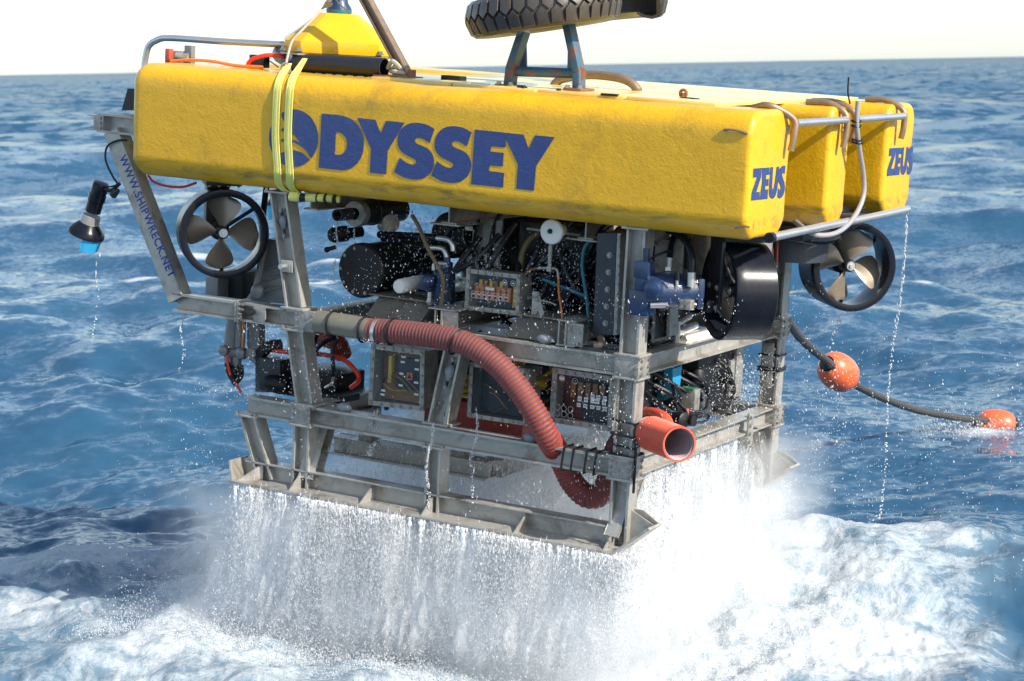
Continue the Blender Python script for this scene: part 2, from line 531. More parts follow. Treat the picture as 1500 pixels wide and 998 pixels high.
class MB:
    """collects simple shapes into one mesh with several material slots"""

    def __init__(self, *mats):
        self.bm = bmesh.new()
        self.mats = list(mats)
        self.cur = 0

    def mat(self, m):
        if m not in self.mats:
            self.mats.append(m)
        self.cur = self.mats.index(m)
        return self

    def _faces(self, fs, smooth=True):
        for f in fs:
            f.material_index = self.cur
            f.smooth = smooth

    def box(self, c, s, rot=None, bev=0.0, taper=None):
        r = bmesh.ops.create_cube(self.bm, size=1.0)
        vs = r['verts']
        R = rot if rot is not None else Matrix.Identity(3)
        for v in vs:
            p = V((v.co.x * s[0], v.co.y * s[1], v.co.z * s[2]))
            if taper and v.co.z > 0:
                p.x *= taper[0]
                p.y *= taper[1]
            v.co = R @ p + V(c)
        fs = {f for v in vs for f in v.link_faces}
        self._faces(fs)
        if bev:
            es = list({e for v in vs for e in v.link_edges})
            r = bmesh.ops.bevel(self.bm, geom=es, offset=bev, segments=2, profile=0.6, affect='EDGES')
            self._faces(r['faces'])
        return self

    def span(self, a, b, bev=0.0):
        """box between two opposite corners"""
        a, b = V(a), V(b)
        return self.box((a + b) / 2, [abs(k) for k in (b - a)], None, bev)

    def frame(self, d, up=None):
        d = V(d).normalized()
        u = V(up) if up is not None else (V((0, 0, 1)) if abs(d.z) < 0.9 else V((1, 0, 0)))
        x = u.cross(d).normalized()
        y = d.cross(x)
        return x, y, d

    def cyl(self, a, b, r, r2=None, seg=20, cap=True):
        a, b = V(a), V(b)
        return self.lathe(a, b - a, [(0, r), ((b - a).length, r if r2 is None else r2)], seg, cap, cap)

    def lathe(self, o, d, prof, seg=24, cap0=True, cap1=True, a0=0.0, a1=None, smooth=True):
        """profile of (distance along axis, radius)"""
        x, y, z = self.frame(d)
        o = V(o)
        full = a1 is None
        n = seg if full else seg + 1
        tot = 2 * math.pi if full else a1 - a0
        rings = []
        for h, r in prof:
            rings.append([self.bm.verts.new(o + z * h + (x * math.cos(a0 + tot * k / seg) + y * math.sin(a0 + tot * k / seg)) * max(r, 1e-5)) for k in range(n)])
        fs = []
        m = seg
        for A, B in zip(rings, rings[1:]):
            for k in range(m):
                fs.append(self.bm.faces.new((A[k], A[(k + 1) % n], B[(k + 1) % n], B[k])))
        if full and cap0:
            fs.append(self.bm.faces.new(rings[0][::-1]))
        if full and cap1:
            fs.append(self.bm.faces.new(rings[-1]))
        self._faces(fs, smooth)
        return self

    def tube(self, pts, r, seg=10, cap=True, smooth_path=6, radii=None):
        pts = [V(p) for p in pts]
        if smooth_path and len(pts) > 2:
            q = []
            ext = [2 * pts[0] - pts[1]] + pts + [2 * pts[-1] - pts[-2]]
            for i in range(1, len(ext) - 2):
                for k in range(smooth_path):
                    t = k / smooth_path
                    p0, p1, p2, p3 = ext[i - 1:i + 3]
                    q.append(0.5 * ((2 * p1) + (p2 - p0) * t + (2 * p0 - 5 * p1 + 4 * p2 - p3) * t * t + (3 * p1 - p0 - 3 * p2 + p3) * t ** 3))
            q.append(pts[-1])
            pts = q
        rings = []
        prev = None
        for i, p in enumerate(pts):
            d = (pts[min(i + 1, len(pts) - 1)] - pts[max(i - 1, 0)]).normalized()
            if prev is None:
                x, y, _ = self.frame(d)
            else:
                x = (prev - d * prev.dot(d)).normalized()
                y = d.cross(x)
            prev = x
            rr = r if radii is None else radii(i / (len(pts) - 1), i)
            rings.append([self.bm.verts.new(p + (x * math.cos(2 * math.pi * k / seg) + y * math.sin(2 * math.pi * k / seg)) * rr) for k in range(seg)])
        fs = []
        for A, B in zip(rings, rings[1:]):
            for k in range(seg):
                fs.append(self.bm.faces.new((A[k], A[(k + 1) % seg], B[(k + 1) % seg], B[k])))
        if cap:
            fs.append(self.bm.faces.new(rings[0][::-1]))
            fs.append(self.bm.faces.new(rings[-1]))
        self._faces(fs)
        return self

    def hbeam(self, a, b, h=0.1, w=0.1, webn=(0, -1, 0), tf=0.009, tw=0.008, trim=0.0):
        a, b = V(a), V(b)
        d = (b - a)
        L = d.length - 2 * trim
        z = d.normalized()
        n = V(webn)
        n = (n - z * n.dot(z)).normalized()
        u = n.cross(z)
        R = Matrix((u, n, z)).transposed()
        c = (a + b) / 2
        for s in (-1, 1):
            self.box(c + u * s * (h - tf) / 2, (tf, w, L), R, 0.002)
        self.box(c, (h - 2 * tf, tw, L), R)
        return self

    def poly(self, pts, thick):
        """extruded polygon: pts in 3D on one plane, thick = offset vector"""
        t = V(thick)
        lo = [self.bm.verts.new(V(p)) for p in pts]
        hi = [self.bm.verts.new(V(p) + t) for p in pts]
        fs = [self.bm.faces.new(lo), self.bm.faces.new(hi)]
        n = len(lo)
        for k in range(n):
            fs.append(self.bm.faces.new((lo[k], lo[(k + 1) % n], hi[(k + 1) % n], hi[k])))
        self._faces(fs, False)
        bmesh.ops.recalc_face_normals(self.bm, faces=fs)
        return self

    def sheet(self, pts):
        f = self.bm.faces.new([self.bm.verts.new(V(p)) for p in pts])
        self._faces([f], False)
        return self

    def ball(self, c, r, sub=2, scale=(1, 1, 1), rot=None):
        q = bmesh.ops.create_icosphere(self.bm, subdivisions=sub, radius=1.0)
        R = rot if rot is not None else Matrix.Identity(3)
        for v in q['verts']:
            v.co = R @ V((v.co.x * scale[0] * r, v.co.y * scale[1] * r, v.co.z * scale[2] * r)) + V(c)
        self._faces({f for v in q['verts'] for f in v.link_faces})
        return self

    def bolt(self, p, n, r=0.011, h=0.009):
        n = V(n).normalized()
        keep = self.cur
        self.mat(M['bolt'])
        self.lathe(V(p), n, [(0, r * 1.5), (h * 0.25, r * 1.5), (h * 0.25, r), (h, r * 0.9)], 6, False, True, smooth=False)
        self.cur = keep
        return self

    def bolts(self, a, b, n, count, r=0.011, h=0.009):
        a, b = V(a), V(b)
        for k in range(count):
            self.bolt(a.lerp(b, k / max(1, count - 1)), n, r, h)
        return self

    def mesh(self, name, sharp=35):
        me = bpy.data.meshes.new(name)
        bmesh.ops.recalc_face_normals(self.bm, faces=self.bm.faces)
        self.bm.to_mesh(me)
        self.bm.free()
        for m in self.mats:
            me.materials.append(m)
        me.set_sharp_from_angle(angle=math.radians(sharp))
        return me


def link(o, parent=None):
    COL.objects.link(o)
    if parent is not None:
        o.parent = parent
    return o


BASE = V((1.9, 1.1, -1.63))


def part(b, name, parent=None, label=None, kind=None, loc=None, rot=None, sharp=35):
    """b: MB or mesh in vehicle coordinates; parent: the vehicle (default) or one of its parts"""
    me = b.mesh(name, sharp) if isinstance(b, MB) else b
    o = bpy.data.objects.new(name, me)
    top = parent is None
    link(o, rov if top else parent)
    o.location = (V(loc) if loc is not None else V((0, 0, 0))) - (BASE if top else V((0, 0, 0)))
    if rot is not None:
        o.rotation_euler = rot
    if label:
        o['label'] = label
    if kind:
        o['kind'] = kind
    return o


def thing(o, label, cat, group=None, kind=None):
    o['label'] = label
    o['category'] = cat
    if group:
        o['group'] = group
    if kind:
        o['kind'] = kind
    return o


rov = bpy.data.objects.new('underwater_vehicle', None)
link(rov)
rov.matrix_world = ROVM @ Matrix.Translation(BASE)
thing(rov, 'big yellow topped remotely operated underwater vehicle hanging dripping above the sea', 'underwater vehicle')


# ------------------------------------------------------------------ flotation blocks
def float_block(x0, x1, y0, y1, z0, z1, top_r, bot_r, end0, end1, seed):
    bm = bmesh.new()
    cy, cz = (y0 + y1) / 2, (z0 + z1) / 2

    def section(d):
        pts = []
        hy, hz = (y1 - y0) / 2 - d, (z1 - z0) / 2 - d
        rt, rb = max(0.012, top_r - d * 0.8), max(0.012, bot_r - d * 0.8)
        # start bottom-near corner, go up the near side, over the top, down the far side
        def side(n, f):
            for k in range(1, n):
                pts.append(f(k / n))
        def corner(cyy, czz, r, a0, n, flat=0.0):
            for k in range(n + 1):
                a = math.radians(a0 - 90 * k / n)
                py, pz = r * math.cos(a), r * math.sin(a)
                if flat:      # pull the arc towards a chamfer
                    q = k / n
                    A = (r * math.cos(math.radians(a0)), r * math.sin(math.radians(a0)))
                    B = (r * math.cos(math.radians(a0 - 90)), r * math.sin(math.radians(a0 - 90)))
                    py = py * (1 - flat) + (A[0] + (B[0] - A[0]) * q) * flat
                    pz = pz * (1 - flat) + (A[1] + (B[1] - A[1]) * q) * flat
                pts.append((cyy + py, czz + pz))
        corner(-hy + rb, -hz + rb, rb, 270, 6, 0.7)
        side(12, lambda t: (-hy, -hz + rb + (2 * hz - rb - rt) * t))
        corner(-hy + rt, hz - rt, rt, 180, 8)
        side(8, lambda t: (-hy + rt + (2 * hy - 2 * rt) * t, hz))
        corner(hy - rt, hz - rt, rt, 90, 8)
        side(12, lambda t: (hy, hz - rt - (2 * hz - rb - rt) * t))
        corner(hy - rb, -hz + rb, rb, 0, 6, 0.7)
        side(8, lambda t: (hy - rb - (2 * hy - 2 * rb) * t, -hz))
        return pts
    st = []
    N = 6
    for k in range(N + 1):
        a = math.pi / 2 * k / N
        st.append((x0 + end0 * (1 - math.cos(a)), end0 * (1 - math.sin(a))))
    n = int((x1 - x0) / 0.05)
    for k in range(1, n):
        st.append((x0 + end0 + (x1 - x0 - end0 - end1) * k / n, 0.0))
    for k in range(N + 1):
        a = math.pi / 2 * k / N
        st.append((x1 - end1 + end1 * math.sin(a), end1 * (1 - math.cos(a))))
    rings = []
    for x, d in st:
        rings.append([bm.verts.new((x, cy + p[0], cz + p[1])) for p in section(d)])
    m = len(rings[0])
    for A, B in zip(rings, rings[1:]):
        for k in range(m):
            bm.faces.new((A[k], A[(k + 1) % m], B[(k + 1) % m], B[k]))
    bm.faces.new(rings[0])
    bm.faces.new(rings[-1])
    bmesh.ops.recalc_face_normals(bm, faces=bm.faces)
    bm.normal_update()
    co = np.array([v.co for v in bm.verts])
    nrm = np.array([v.normal for v in bm.verts])
    d = (fbm(co[:, 0] * 5 + seed, co[:, 2] * 5 + co[:, 1] * 4, seed, 4) - 0.5) * 0.006 - 0.001
    d += (fbm(co[:, 0] * 1.3 + seed, co[:, 2] * 1.7 + co[:, 1] * 2, seed + 9, 3) - 0.5) * 0.012
    flat = (np.abs(nrm[:, 1]) > 0.98)
    d = np.where(flat, np.minimum(d * 0.5, -0.0005), d)
    for v, k in zip(bm.verts, d):
        v.co += v.normal * float(k)
    for f in bm.faces:
        f.smooth = True
    me = bpy.data.meshes.new('float_block')
    bm.to_mesh(me)
    bm.free()
    me.materials.append(M['yellow'])
    me.set_sharp_from_angle(angle=math.radians(60))
    return me


XE = 3.72
block = part(float_block(0.0, XE, 0.0, 0.50, 0.0, 0.62, 0.115, 0.085, 0.075, 0.03, 1.0), 'float_block', label='near long float with the blue name across its side')
block2 = part(float_block(0.03, XE, 1.05, 1.33, 0.0, 0.62, 0.06, 0.07, 0.075, 0.03, 5.0), 'float_block', label='narrow middle float with dark scuffs near its nose')
block3 = part(float_block(0.0, XE, 1.93, 2.38, 0.0, 0.62, 0.10, 0.08, 0.075, 0.03, 8.0), 'float_block', label='far float with short blue lettering on its nose')
# deck bridging the floats, stepped back from the noses so that two bays stay open at the front
b = MB(M['yellow'])
b.span((0.06, 0.49, 0.30), (2.75, 1.06, 0.60), 0.01)
b.span((0.06, 1.32, 0.30), (2.75, 1.94, 0.60), 0.01)
deck = part(b, 'deck_filler')
b = MB(M['deckw'])
for k in range(4):
    for j, (ya, yb) in enumerate(((0.20, 0.78), (0.80, 1.56), (1.58, 2.2))):
        x = 1.45 + k * 0.50
        if x > 3.0:
            continue
        part(MB(M['deckw']).span((x, ya, 0.616), (x + 0.485, yb, 0.634), 0.004), 'deck_panel')
b.bm.free()
# small fittings standing on the deck edge
for p, s in (((1.78, 0.5, 0.645), (0.13, 0.06, 0.025)), ((2.35, 0.22, 0.636), (0.05, 0.03, 0.014)), ((2.86, 0.2, 0.634), (0.09, 0.03, 0.012)), ((3.18, 0.46, 0.632), (0.10, 0.04, 0.014)), ((3.34, 0.44, 0.628), (0.07, 0.03, 0.012)), ((2.55, 0.24, 0.634), (0.02, 0.02, 0.02))):
    part(MB(M['rubber']).box(p, s, Matrix.Rotation(random.uniform(-.4, .4), 3, 'Z'), 0.004), 'rubber_scrap')
eye = MB(M['rust'])
eye.lathe((3.079, 0.600, 0.634), (0, 0, 1), [(-0.05, 0.012), (0.02, 0.012)], 8)
eye.tube([V((3.078, 0.600, 0.651)) + V((0.018 * math.cos(a), 0, 0.018 * math.sin(a))) for a in np.linspace(0, 6.28, 13)], 0.008, 6, smooth_path=0)
part(eye, 'eye_bolt')
b = MB(M['bright'])
b.tube([(1.992, 0.320, 0.621), (1.996, 0.320, 0.632), (2.102, 0.320, 0.632), (2.107, 0.320, 0.622)], 0.006, 6, smooth_path=0)
part(b, 'deck_handle')

# ---- lettering --------------------------------------------------------
def letters(polys, plane, name, parent, to3, mat, offs=(0, 0, 0)):
    for k, (nm, pts, holes) in enumerate(polys):
        bm = bmesh.new()
        loops = [pts] + holes
        es = []
        for lp in loops:
            vs = [bm.verts.new(to3(*q)) for q in lp]
            for i in range(len(vs)):
                es.append(bm.edges.new((vs[i], vs[(i + 1) % len(vs)])))
        bmesh.ops.triangle_fill(bm, use_beauty=True, use_dissolve=False, edges=es)
        bmesh.ops.recalc_face_normals(bm, faces=bm.faces)
        ext = bmesh.ops.extrude_face_region(bm, geom=list(bm.faces))
        t = V(plane) * 0.0005
        for g in ext['geom']:
            if isinstance(g, bmesh.types.BMVert):
                g.co += t
        bmesh.ops.recalc_face_normals(bm, faces=bm.faces)
        me = bpy.data.meshes.new(name)
        bm.to_mesh(me)
        bm.free()
        me.materials.append(mat)
        part(me, name, parent, loc=offs)


def curve(pts, n=4):
    """closed Catmull-Rom; points given twice in a row stay sharp corners"""
    out = []
    m = len(pts)
    for i in range(m):
        p0, p1, p2, p3 = (V((*pts[(i + k) % m], 0)) for k in (-1, 0, 1, 2))
        if (p2 - p1).length < 1e-6:
            continue
        if (p1 - p0).length < 1e-6:
            p0 = 2 * p1 - p2
        if (p3 - p2).length < 1e-6:
            p3 = 2 * p2 - p1
        if (p0 - (2 * p1 - p2)).length < 1e-6 and (p3 - (2 * p2 - p1)).length < 1e-6:
            out.append((p1.x, p1.y))
            continue
        for k in range(n):
            t = k / n
            q = 0.5 * ((2 * p1) + (p2 - p0) * t + (2 * p0 - 5 * p1 + 4 * p2 - p3) * t * t + (3 * p1 - p0 - 3 * p2 + p3) * t ** 3)
            out.append((q.x, q.y))
    return out


def sharp(*ps):
    r = []
    for p in ps:
        r += [p, p]
    return r


# the side name, drawn on the float's flat near face (x, z in metres): digitised from
# the two zoomed surveys; each is an affine/perspective grid of the same flat face
def hom(src):
    A = []
    for (u, v), (x, z) in src:
        A.append([u, v, 1, 0, 0, 0, -x * u, -x * v, x])
        A.append([0, 0, 0, u, v, 1, -z * u, -z * v, z])
    A = np.array(A, float)
    h = np.linalg.solve(A[:, :8], A[:, 8])
    h = np.append(h, 1).reshape(3, 3)

    def f(u, v):
        q = h @ np.array([u, v, 1.0])
        return V((q[0] / q[2], -0.0012, q[1] / q[2]))
    return f


def xz(p):
    return (p[0], p[2])


H4 = hom([((0, 0), xz((0.925, -0.001, 0.464))), ((1500, 0), xz((1.901, -0.001, 0.533))), ((1500, 978), xz((1.929, -0.001, 0.010))), ((0, 978), xz((0.949, -0.001, -0.081)))])
H5 = hom([((0, 0), xz((1.823, -0.001, 0.458))), ((1500, 0), xz((2.729, -0.001, 0.524))), ((1500, 848), xz((2.757, -0.001, 0.087))), ((0, 848), xz((1.847, -0.001, 0.002)))])
def ell(a0, a1, n=24, cx=262, cy=342, rx=235, ry=275):
    return [(cx + rx * math.cos(math.radians(a0 + (a1 - a0) * k / n)), cy + ry * math.sin(math.radians(a0 + (a1 - a0) * k / n))) for k in range(n + 1)]
body = ell(-120, 45.5, 36) + [(385, 465), (330, 418), (270, 387), (200, 378), (145, 376), (145, 350), (200, 350), (265, 360), (325, 388), (265, 310), (240, 295), (190, 280), (145, 275), (145, 250), (205, 240), (180, 205), (150, 150)]
lowp = ell(48.5, 140, 24) + [(110, 496), (148, 482), (200, 465), (270, 457), (340, 480)]
cres = ell(212, 148, 18) + [(84, 420), (78, 340), (84, 260)]
D_o = curve(sharp((530, 108)) + [(690, 122), (790, 150), (870, 210), (920, 300), (933, 390), (920, 490), (880, 570), (820, 625), (740, 648), (680, 645)] + sharp((502, 625)))
D_i = curve(sharp((667, 285)) + [(705, 291), (740, 315), (765, 350), (772, 395), (765, 445), (745, 480), (715, 498), (690, 502)] + sharp((655, 498)))
Y1 = [(868, 148), (1045, 167), (1093, 298), (1145, 176), (1322, 195), (1160, 465), (1147, 690), (990, 672), (1000, 445)]
S2 = curve(sharp((592, 158), (545, 292)) + [(500, 262), (450, 243), (420, 245), (405, 262), (410, 285), (440, 305), (500, 330), (545, 360), (575, 405), (587, 460), (580, 520), (550, 580), (500, 620), (440, 638), (380, 638), (300, 620)] + sharp((205, 567), (260, 432)) + [(310, 470), (350, 490), (385, 497), (410, 485), (415, 465), (400, 445), (350, 420), (290, 385), (250, 335), (238, 280), (245, 220), (275, 160), (320, 120), (370, 102), (430, 98), (500, 110), (550, 132)])
S1 = [(a - 354, c - 32) for a, c in S2]
EY_E = [(622, 130), (921, 161), (917, 302), (778, 290), (772, 340), (900, 353), (890, 483), (763, 473), (757, 525), (903, 545), (893, 685), (587, 652)]
EY_Y = [(922, 161), (1090, 178), (1137, 315), (1197, 185), (1387, 203), (1208, 482), (1188, 716), (1018, 695), (1035, 465), (922, 230)]
letters([('o', body, []), ('o', lowp, []), ('o', cres, []), ('d', D_o, [D_i]), ('y', Y1, [])], (0, -1, 0), 'letter', block, H4, M['blue_print'])
letters([('s', S1, []), ('s', S2, []), ('e', EY_E, []), ('y', EY_Y, [])], (0, -1, 0), 'letter', block, H5, M['blue_print'])




def homX(src):
    f = hom(src)

    def g(u, v):
        q = f(u, v)
        return V((XE + 0.0012, .022 + (q.x - .022) * .945, q.z))
    return g


def yz(p):
    return (p[1], p[2])


HZ = homX([((0, 400), yz((3.721, -0.171, 0.435))), ((400, 400), yz((3.721, 0.630, 0.406))), ((400, 800), yz((3.721, 0.694, 0.087))), ((0, 800), yz((3.721, -0.118, 0.137)))])
Zl = [(104, 508), (160, 503), (156, 560), (124, 657), (146, 655), (148, 705), (88, 712), (92, 662), (127, 562), (101, 566)]
El = [(163, 503), (212, 499), (212, 546), (190, 548), (187, 574), (207, 573), (204, 616), (184, 618), (183, 640), (203, 638), (199, 700), (150, 705), (152, 652), (161, 600)]
Ul = curve(sharp((219, 498), (236, 497)) + [(232, 570), (230, 620), (233, 638), (239, 634), (249, 590)] + sharp((262, 494), (276, 492)) + [(270, 590), (259, 660), (243, 693), (226, 697), (211, 680), (208, 640), (213, 570)])
Sl = curve(sharp((318, 488), (314, 540)) + [(303, 532), (297, 545), (303, 570), (313, 600), (314, 640), (304, 675), (288, 693), (274, 694)] + sharp((266, 684), (270, 628)) + [(281, 643), (288, 630), (284, 608), (272, 580), (271, 545), (281, 508), (300, 489)])
zpol = [('z', Zl, []), ('e', El, []), ('u', Ul, []), ('s', Sl, [])]
letters(zpol, (1, 0, 0), 'letter', block, HZ, M['blue_print'])
letters(zpol, (1, 0, 0), 'letter', block3, HZ, M['blue_print'], offs=(0, 1.93, 0.03))

# scars in the near float: chafed slots
b = MB(M['brownpipe'])
for p0, p1 in ((V((3.573, -0.003, 0.521)), V((3.696, -0.003, 0.511))), (V((3.667, -0.003, 0.058)), V((3.740, -0.003, 0.071)))):
    b.tube([p0, p0.lerp(p1, .3) + V((0, -.003, .006)), p0.lerp(p1, .7) + V((0, -.003, .006)), p1], 0.006, 6)
part(b, 'chafe_mark', block)
# rub rails bent over the noses
for (p, r) in ((((3.560, 0.369, 0.617), (3.660, 0.341, 0.635), (3.755, 0.42, 0.575), (3.765, 0.42, 0.50), (3.755, 0.415, 0.42)), .017),
               (((3.54, 1.13, .632), (3.66, 1.14, .634), (3.75, 1.15, .585), (3.765, 1.15, .50), (3.755, 1.14, .41)), .017),
               (((3.52, 1.27, .632), (3.66, 1.27, .634), (3.755, 1.27, .585), (3.765, 1.27, .50), (3.755, 1.26, .43)), .018),
               (((3.54, 2.03, .632), (3.66, 2.04, .634), (3.755, 2.05, .585), (3.765, 2.05, .50), (3.755, 2.05, .43)), .017)):
    part(MB(M['brownpipe']).tube(p, r, 12), 'rub_rail')
for a, c in (((3.765, .43, .555), (3.765, 1.13, .555)), ((3.765, 1.29, .555), (3.765, 2.03, .555))):
    part(MB(M['bright']).cyl(a, c, 0.019, seg=14), 'nose_bar')
bar = MB(M['bright']).tube([(3.775, 0.19, .012), (3.775, 0.9, .02), (3.775, 1.5, .022), (3.775, 2.2, .03)], 0.021, 14)
bar.mat(M['black']).cyl((3.775, 0.165, .012), (3.775, 0.2, .012), 0.026)
part(bar, 'nose_bar', label='long lower bar across the three noses')
# vertical thruster wells seen in the bays
for y in (0.80, 1.62):
    w = MB(M['plate'] if y < 1 else M['charcoal'])
    w.lathe((3.30, y, -0.25), (0, 0, 1), [(0, .225), (.36, .225), (.36, .21), (0.0, .21)], 32, False, False)
    wo = part(w, 'vertical_thruster_duct')
    part(MB(M['dark']).cyl((3.30, y, -0.2), (3.30, y, 0.02), 0.05), 'motor', wo)
    if y < 1:
        part(MB(M['white']).box((3.50, 0.715, .0), (.004, .05, .045), Matrix.Rotation(-.4, 3, 'Z')), 'sticker', wo)
# milky vent hose tied to the middle nose
hz = MB(M['milky'])
hz.tube([(3.800, 1.190, 0.654), (3.800, 1.200, 0.524), (3.800, 1.269, 0.398), (3.800, 1.365, 0.251), (3.805, 1.366, 0.143), (3.800, 1.257, 0.041), (3.790, 1.075, -0.020), (3.770, 0.854, -0.024), (3.700, 0.839, 0.001), (3.550, 1.074, 0.010)], 0.0135, 12)
vh = part(hz, 'vent_hose')
for c in (V((3.790, 1.212, 0.548)), V((3.790, 1.217, 0.523)), V((3.790, 1.244, 0.451)), V((3.790, 1.257, 0.436)), V((3.790, 1.367, 0.087))):
    part(MB(M['rubber']).tube([c + V((.024 * math.cos(a), .030 * math.sin(a), .004 * math.sin(2 * a))) for a in np.linspace(0, 6.283, 13)], 0.005, 6, smooth_path=0), 'cable_tie', vh)
part(MB(M['rubber']).tube([(3.720, 1.291, 0.633), (3.720, 1.247, 0.694), (3.720, 1.240, 0.772)], 0.005, 6), 'cable_tail', vh)


# ------------------------------------------------------------------ steel frame
ZM, ZL = -0.697, -1.214
YF = 0.147            # centre of the near frame; its flanges start at 0.097
YB = 2.04
XF = 3.10             # front frame
ST = M['steel']


def beam(a, c, h=0.1, w=0.1, webn=(0, -1, 0), name='frame_beam', ends=True, label=None, trim=0.0):
    b = MB(ST)
    b.hbeam(a, c, h, w, webn, trim=trim)
    return part(b, name, label=label)


def post(a, c, h=0.1, w=0.1, name='frame_post', feet=(True, True), webn=(0, -1, 0)):
    a, c = V(a), V(c)
    b = MB(ST)
    b.hbeam(a, c, h, w, webn)
    for on, p in zip(feet, (a, c)):
        if on:
            b.box(p, (h + 0.045, w + 0.04, 0.012), None, 0.002)
            for sx in (-1, 1):
                for sy in (-1, 1):
                    s = -1 if p is c else 1
                    b.bolt(p + V((sx * (h / 2 + 0.012), sy * (w / 2 + 0.008), s * 0.006)), (0, 0, s), 0.010, 0.014)
    return part(b, name)


def shift(o, d, name=None):
    """the far frame repeats the near one"""
    c = o.copy()
    COL.objects.link(c)
    c.parent = o.parent
    c.location = o.location + V(d)
    for ch in o.children:
        k = ch.copy()
        COL.objects.link(k)
        k.parent = c
    return c


FAR = V((0, YB - YF, 0))
near = []
near.append(beam((0.86, YF, ZM), (XF, YF, ZM)))
near.append(beam((0.775, YF, ZL), (XF + 0.05, YF, ZL)))
b0 = V((0.950, 0.147, -0.027)); b1 = V((1.085, 0.147, -0.632))
near.append(post((b0.x, YF, -0.02), (b1.x, YF, ZM + 0.058), 0.105))
a0 = V((1.091, 0.147, -0.762)); a1 = V((1.177, 0.147, -1.151))
near.append(post((a0.x, YF, ZM - 0.058), (a1.x, YF, ZL + 0.058), 0.105))
near.append(post((1.165, YF, ZL - 0.058), (1.165, YF, -1.62), feet=(True, False)))
near.append(post((XF, YF, -0.005), (XF, YF, ZM + 0.058)))
near.append(post((XF, YF, ZM - 0.058), (XF, YF, ZL + 0.058)))
near.append(post((XF, YF, ZL - 0.058), (XF, YF, -1.62), feet=(True, False)))
near.append(post((2.005, YF, ZL - 0.056), (2.005, YF, -1.62), 0.085, feet=(True, False)))
g0, g1 = V((0.800, 0.147, -1.288)), V((0.938, 0.147, -1.584))
near.append(post((g0.x, YF, ZL - 0.056), (g1.x, YF, -1.62), 0.095, feet=(True, False)))
# node plates
for x, z, s in ((1.165, ZM, .13), (1.165, ZL, .12), (XF, ZM, .135), (XF, ZL, .13)):
    b = MB(M['plate'])
    b.box((x, YF - 0.058, z), (s, 0.014, 0.112), None, 0.003)
    for sx in (-1, 1):
        for k in range(3):
            b.bolt((x + sx * (s / 2 - 0.014), YF - 0.065, z - 0.035 + 0.035 * k), (0, -1, 0), 0.007, 0.007)
    near.append(part(b, 'node_plate'))
# end box at the front corners
for z in (ZM, ZL):
    b = MB(M['plate'])
    b.box((XF + 0.062, YF, z), (0.014, 0.112, 0.112), None, 0.003)
    for sy in (-1, 1):
        for k in range(3):
            b.bolt((XF + 0.069, YF + sy * 0.04, z - 0.035 + 0.035 * k), (1, 0, 0), 0.008, 0.008)
    near.append(part(b, 'end_plate'))
# skid: web, flange, foot plate, gussets, upturned nose and tail
ZS = -1.626
sk = MB(ST)
sk.box(((0.80 + XF) / 2, YF + 0.0, -1.575), (XF - 0.80, 0.010, 0.09))
sk.box(((0.80 + XF) / 2, YF, -1.526), (XF - 0.80, 0.10, 0.010), None, 0.002)
sk.box(((0.775 + XF + .04) / 2, YF - 0.053, ZS), (XF + 0.04 - 0.775, 0.215, 0.014), None, 0.003)
skid = part(sk, 'skid')
near.append(skid)
ns = MB(ST)
y0_, y1_ = YF - 0.158, YF + 0.050
ns.poly([(XF + .035, y0_, ZS - .007), (XF + .21, y0_ + .03, -1.485), (XF + .21, y1_ - .03, -1.485), (XF + .035, y1_, ZS - .007)], (-0.008, 0, 0.010))
ns.poly([(XF + .03, y1_ - .02, ZS), (XF + .20, y1_ - .02, -1.49), (XF + .10, y1_ - .02, -1.43), (XF + .03, y1_ - .02, -1.43)], (0, 0.010, 0))
ns.poly([(XF + .03, YF - .005, ZS), (XF + .19, YF - .005, -1.495), (XF + .05, YF - .005, -1.43), (XF + .03, YF - .005, -1.43)], (0, 0.010, 0))
part(ns, 'skid_nose', skid)
tl = MB(ST)
tl.poly([(.785, y0_, ZS - .007), (.752, y0_ + .02, -1.515), (.752, y1_ - .02, -1.515), (.785, y1_, ZS - .007)], (0.010, 0, 0.002))
tl.poly([(.79, YF - .02, ZS), (.76, YF - .02, -1.52), (.86, YF - .02, -1.505), (.90, YF - .02, -1.56), (.90, YF - .02, ZS)], (0, 0.010, 0))
tl.poly([(.80, YF - .14, ZS), (.90, YF - .03, -1.53), (.90, YF - .03, ZS)], (0.010, 0, 0))
part(tl, 'skid_tail', skid)
for x in (1.165, 1.62, 2.005, 2.56, 3.075):
    g = MB(ST).poly([(x, YF - .012, -1.515 if x not in (1.62, 2.56) else -1.531), (x, YF - .155, ZS + .007), (x, YF - .012, ZS + .007)], (0.009, 0, 0))
    part(g, 'gusset', skid)
    if x in (1.62, 2.56):
        pass
for o in list(near):
    shift(o, FAR)
for o in skid.children:
    pass
# cross beams tying near and far frames
for z in (ZM, ZL):
    beam((XF, YF + .052, z), (XF, YB - .052, z), webn=(1, 0, 0), name='cross_beam')
    beam((1.165, YF + .052, z), (1.165, YB - .052, z), webn=(1, 0, 0), name='cross_beam')
for x in (1.91, 2.72):
    b = MB(ST)
    b.hbeam((x, 0.30, -0.062), (x, 2.1, -0.062), 0.10, 0.09, (1, 0, 0))
    b.box((x - .02, 0.40, -0.116), (0.18, 0.22, 0.008))
    part(b, 'cross_beam')
for x in (1.10, 3.05):
    beam((x, 0.2, -0.058), (x, 2.1, -0.058), 0.10, 0.09, (1, 0, 0), 'cross_beam')
